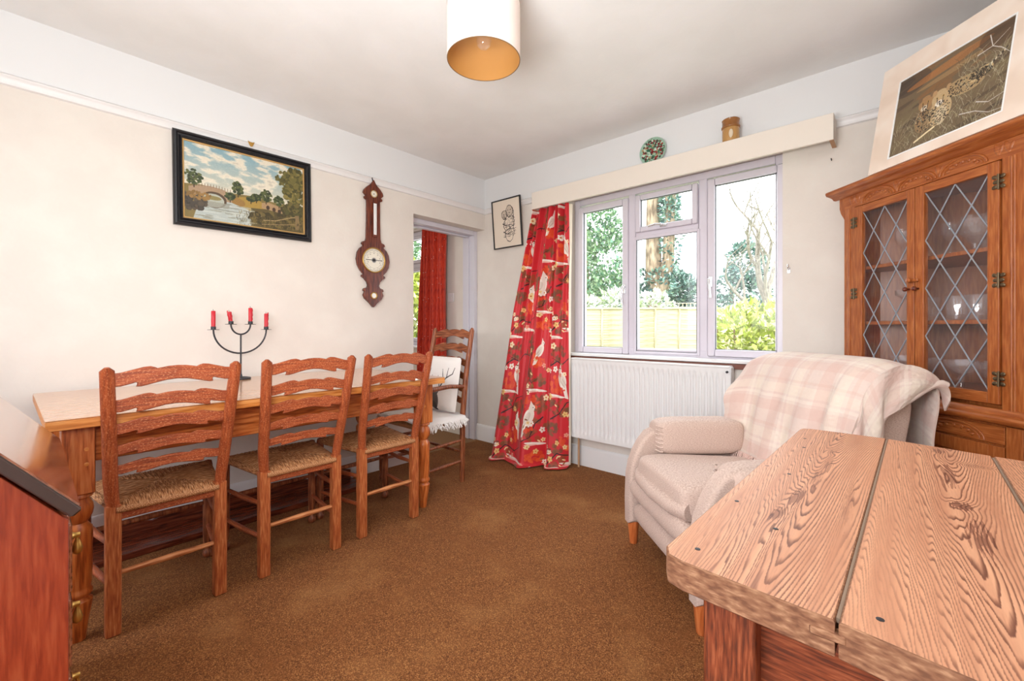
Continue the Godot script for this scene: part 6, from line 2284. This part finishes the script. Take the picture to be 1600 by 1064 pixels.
func garden() -> void:
	var G := -0.45
	struct_slab("lawn", Vector3(-30, G - 0.1, -40), Vector3(30, G, -0.6), M.lawn)
	# lapped timber fence: posts, battens, boards
	var turn := atan2(0.667, 0.745)
	var fence := thing("garden_fence", "pale lapped timber fence across the garden behind the window", "fence", W(-1.6, 8.0, G), turn)
	var board := MB.new()
	board.box(Vector3(0, 0, 0), Vector3(1.78, 0.105, 0.014), 0.002, Basis(Vector3.RIGHT, 0.12))
	var bm := board.mesh(M.fence)
	var batten := MB.new()
	batten.box(Vector3(0, 0.92, 0.02), Vector3(0.04, 1.82, 0.024), 0.003)
	var btm := batten.mesh(axis_of(M.fence, 1))
	var capm := MB.new()
	capm.box(Vector3(0, 1.845, 0.006), Vector3(1.8, 0.03, 0.06), 0.004)
	var cpm := capm.mesh(M.fence)
	for i in 4:
		var x := 0.95 + i * 1.86
		for k in 20:
			var o := inst(bm, "board", fence)
			o.position = Vector3(x, 0.05 + k * 0.092, 0)
		for k in 5:
			var o := inst(btm, "batten", fence)
			o.position = Vector3(x - 0.88 + k * 0.44, 0, 0)
		inst(cpm, "capping", fence).position = Vector3(x, 0, 0)
		var mb := MB.new()
		mb.box(Vector3(x + 0.93, 0.95, 0), Vector3(0.075, 1.9, 0.075), 0.006)
		obj(mb, "post", axis_of(M.fence, 1), fence)
	# low trellis strip over one panel
	var tr := thing("trellis", "small pale trellis strip standing on top of the fence", "trellis", W(3.0, 8.05, G + 1.86), turn)
	var mb := MB.new()
	mb.box(Vector3(0.3, 0.085, 0), Vector3(0.62, 0.014, 0.014), 0.002)
	mb.box(Vector3(0.3, 0.01, 0), Vector3(0.62, 0.014, 0.014), 0.002)
	obj(mb, "rail", M.fence, tr)
	for k in 9:
		mb = MB.new()
		mb.box(Vector3(0.01 + k * 0.073, 0.048, 0), Vector3(0.014, 0.09, 0.012), 0.002)
		obj(mb, "upright", M.fence, tr)
	var small := leaf_mesh(0.11, 0.06)
	var mid := leaf_mesh(0.16, 0.08)
	var teal := [rgb(86, 126, 114), rgb(112, 152, 136), rgb(144, 180, 162), rgb(68, 104, 98), rgb(172, 200, 182)]
	var green := [rgb(136, 172, 128), rgb(160, 192, 146), rgb(116, 156, 120), rgb(182, 206, 164), rgb(98, 138, 110)]
	var lime := [rgb(206, 214, 104), rgb(226, 230, 140), rgb(186, 200, 84), rgb(240, 240, 190), rgb(160, 176, 70)]
	var pale := [rgb(236, 238, 224), rgb(214, 222, 196), rgb(170, 190, 140), rgb(244, 244, 238)]
	# trees and shrubs beyond the fence
	var t := thing("evergreen_tree", "bushy mid-green tree behind the fence at the curtain side", "tree", W(1.9, 11.0, G))
	mb = MB.new()
	mb.tube([Vector3(0, 0, 0), Vector3(0.05, 1.5, 0), Vector3(0, 3.2, 0.05)], [0.16, 0.13, 0.05], 8)
	obj(mb, "trunk", M.bark, t)
	foliage(t, [[Vector3(0, 2.0, 0), Vector3(0.9, 1.0, 0.9)], [Vector3(0.5, 3.1, 0.1), Vector3(0.75, 0.9, 0.7)], [Vector3(-0.3, 3.0, -0.1), Vector3(0.55, 0.7, 0.6)], [Vector3(0.35, 4.0, 0), Vector3(0.5, 0.6, 0.5)], [Vector3(0.9, 2.1, 0.2), Vector3(0.6, 0.9, 0.6)]], 7000, small, green, 81)
	t = thing("evergreen_tree", "dark blue-green shrub behind the fence, left of the thick trunk", "tree", W(2.55, 11.6, G))
	mb = MB.new()
	mb.tube([Vector3(0, 0, 0), Vector3(0.05, 2.4, 0)], [0.1, 0.04], 8)
	obj(mb, "trunk", M.bark, t)
	foliage(t, [[Vector3(0, 1.5, 0), Vector3(0.75, 0.85, 0.7)], [Vector3(0.5, 2.1, 0), Vector3(0.5, 0.8, 0.5)]], 4200, small, teal, 82)
	t = thing("ivy_tree", "thick pale tree trunk wrapped in ivy behind the fence", "tree", W(3.35, 10.0, G))
	mb = MB.new()
	mb.tube([Vector3(0.02, 0, 0), Vector3(0, 1.6, 0), Vector3(-0.1, 2.6, 0), Vector3(-0.12, 4.5, 0)], [0.26, 0.22, 0.19, 0.14], 14)
	mb.tube([Vector3(0, 1.9, 0), Vector3(0.24, 3.0, 0), Vector3(0.3, 4.6, 0)], [0.16, 0.13, 0.11], 12)
	obj(mb, "trunk", M.bark, t)
	foliage(t, [[Vector3(0.3, 3.5, 0), Vector3(0.2, 1.0, 0.2)], [Vector3(0.28, 4.3, 0), Vector3(0.18, 0.6, 0.2)], [Vector3(0.1, 2.45, 0.1), Vector3(0.3, 0.35, 0.25)], [Vector3(-0.25, 2.5, 0.0), Vector3(0.25, 0.4, 0.2)]], 1500, small, teal, 83, "ivy", 0.7)
	t = thing("evergreen_tree", "dark blue-green leafy shrub right of the thick ivy trunk", "tree", W(4.15, 11.2, G))
	mb = MB.new()
	mb.tube([Vector3(0, 0, 0), Vector3(0, 2.6, 0)], [0.1, 0.04], 8)
	obj(mb, "trunk", M.bark, t)
	foliage(t, [[Vector3(0, 1.5, 0), Vector3(0.65, 0.9, 0.6)], [Vector3(-0.1, 2.4, 0), Vector3(0.55, 0.75, 0.5)], [Vector3(0.35, 2.1, 0), Vector3(0.5, 0.7, 0.5)]], 5200, small, teal, 84)
	t = thing("conifer", "dark spreading conifer behind the bare branching tree", "tree", W(5.75, 11.4, G))
	mb = MB.new()
	mb.tube([Vector3(0, 0, 0), Vector3(0, 3.2, 0)], [0.12, 0.03], 8)
	obj(mb, "trunk", M.bark, t)
	foliage(t, [[Vector3(0, 1.7, 0), Vector3(0.95, 0.7, 0.8)], [Vector3(0.2, 2.4, 0), Vector3(0.7, 0.6, 0.6)], [Vector3(0.35, 3.1, 0), Vector3(0.45, 0.6, 0.4)], [Vector3(-0.5, 1.5, 0.1), Vector3(0.5, 0.5, 0.5)]], 5600, small, teal, 85)
	t = thing("bare_tree", "leafless branching tree behind the yellow-green hedge", "tree", W(5.35, 9.0, G))
	mb = MB.new()
	var rng := RandomNumberGenerator.new()
	rng.seed = 5
	mb.tube([Vector3(0.1, 0, 0), Vector3(0.02, 1.3, 0), Vector3(-0.06, 2.0, 0)], [0.14, 0.11, 0.09], 10, false)
	obj(mb, "trunk", M.bare, t)
	var lr := Vector3(0.745, 0, -0.667)
	var bi := 0
	for e in [[Vector3(-0.06, 2.0, 0), lr * -0.55 + Vector3.UP, 1.5, 0.07], [Vector3(-0.02, 1.7, 0), lr * -1.0 + Vector3.UP * 0.6, 1.2, 0.05], [Vector3(-0.05, 1.95, 0), lr * 0.15 + Vector3.UP, 1.4, 0.07], [Vector3(-0.04, 1.6, 0), lr * 0.7 + Vector3.UP * 0.8, 1.1, 0.05], [Vector3(-0.06, 2.0, 0), lr * -0.2 + Vector3.UP + Vector3(0.3, 0, 0.5), 1.3, 0.05]]:
		mb = MB.new()
		branch(mb, e[0], (e[1] as Vector3).normalized(), e[2], e[3], 3, rng)
		obj(mb, "branch", M.bare, t)
		bi += 1
	t = thing("flowering_shrub", "pale white-flowering shrub just above the fence top", "shrub", W(1.8, 8.7, G))
	mb = MB.new()
	for k in 5:
		mb.tube([Vector3(0, 0, 0), lr * (k - 2) * 0.3 + Vector3(0, 1.9, 0)], [0.03, 0.012], 6)
	obj(mb, "stems", M.bare, t)
	foliage(t, [[lr * -0.5 + Vector3(0, 1.85, 0), Vector3(0.5, 0.35, 0.4)], [lr * 0.3 + Vector3(0, 1.9, 0), Vector3(0.5, 0.34, 0.4)], [lr * 1.0 + Vector3(0, 1.9, 0), Vector3(0.4, 0.3, 0.4)]], 1800, small, pale, 86)
	t = thing("hedge", "bushy yellow-green hedge outside the right-hand window light", "hedge", W(2.75, 5.0, G))
	mb = MB.new()
	for k in 7:
		mb.tube([lr * (k - 3) * 0.12, lr * (k - 3) * 0.2 + Vector3(0, 1.5, 0)], [0.025, 0.01], 6)
	obj(mb, "stems", M.bark, t)
	foliage(t, [[lr * -0.15 + Vector3(0, 1.1, 0), Vector3(0.32, 0.65, 0.35)], [lr * 0.25 + Vector3(0, 1.15, 0), Vector3(0.4, 0.68, 0.4)], [lr * 0.7 + Vector3(0, 1.12, 0), Vector3(0.4, 0.66, 0.4)], [lr * 0.2 + Vector3(0, 0.5, 0), Vector3(0.7, 0.5, 0.5)]], 6500, leaf_mesh(0.085, 0.045), lime, 87)
	t = thing("shrub", "yellow-green shrub outside the next room's window", "shrub", Vector3(-3.1, G, -1.9))
	mb = MB.new()
	mb.tube([Vector3(0, 0, 0), Vector3(0, 1.8, 0)], [0.05, 0.02], 6)
	obj(mb, "stems", M.bark, t)
	foliage(t, [[Vector3(0, 1.5, 0), Vector3(0.7, 0.9, 0.7)], [Vector3(-0.4, 1.9, 0.2), Vector3(0.6, 0.7, 0.6)]], 3000, mid, lime, 88)
	t = thing("shrub", "green tree seen high through the next room's window", "tree", Vector3(-6.2, G, -4.6))
	mb = MB.new()
	mb.tube([Vector3(0, 0, 0), Vector3(0, 4.0, 0)], [0.12, 0.04], 6)
	obj(mb, "stems", M.bark, t)
	foliage(t, [[Vector3(0, 3.6, 0), Vector3(1.2, 1.4, 1.2)]], 3000, mid, green, 89)
	# far boundary wall glimpsed behind the bare tree
	t = thing("garden_wall", "pale far garden wall glimpsed beside the bare tree", "wall", W(5.4, 14.0, G), turn)
	mb = MB.new()
	mb.box(Vector3(0, 1.1, 0), Vector3(2.2, 2.2, 0.12), 0.01)
	obj(mb, "masonry", mat(rgb(206, 206, 170), 0.9), t)
	mb = MB.new()
	mb.box(Vector3(0, 2.25, 0), Vector3(2.24, 0.08, 0.2), 0.01)
	obj(mb, "coping", mat(rgb(226, 224, 214), 0.9), t)
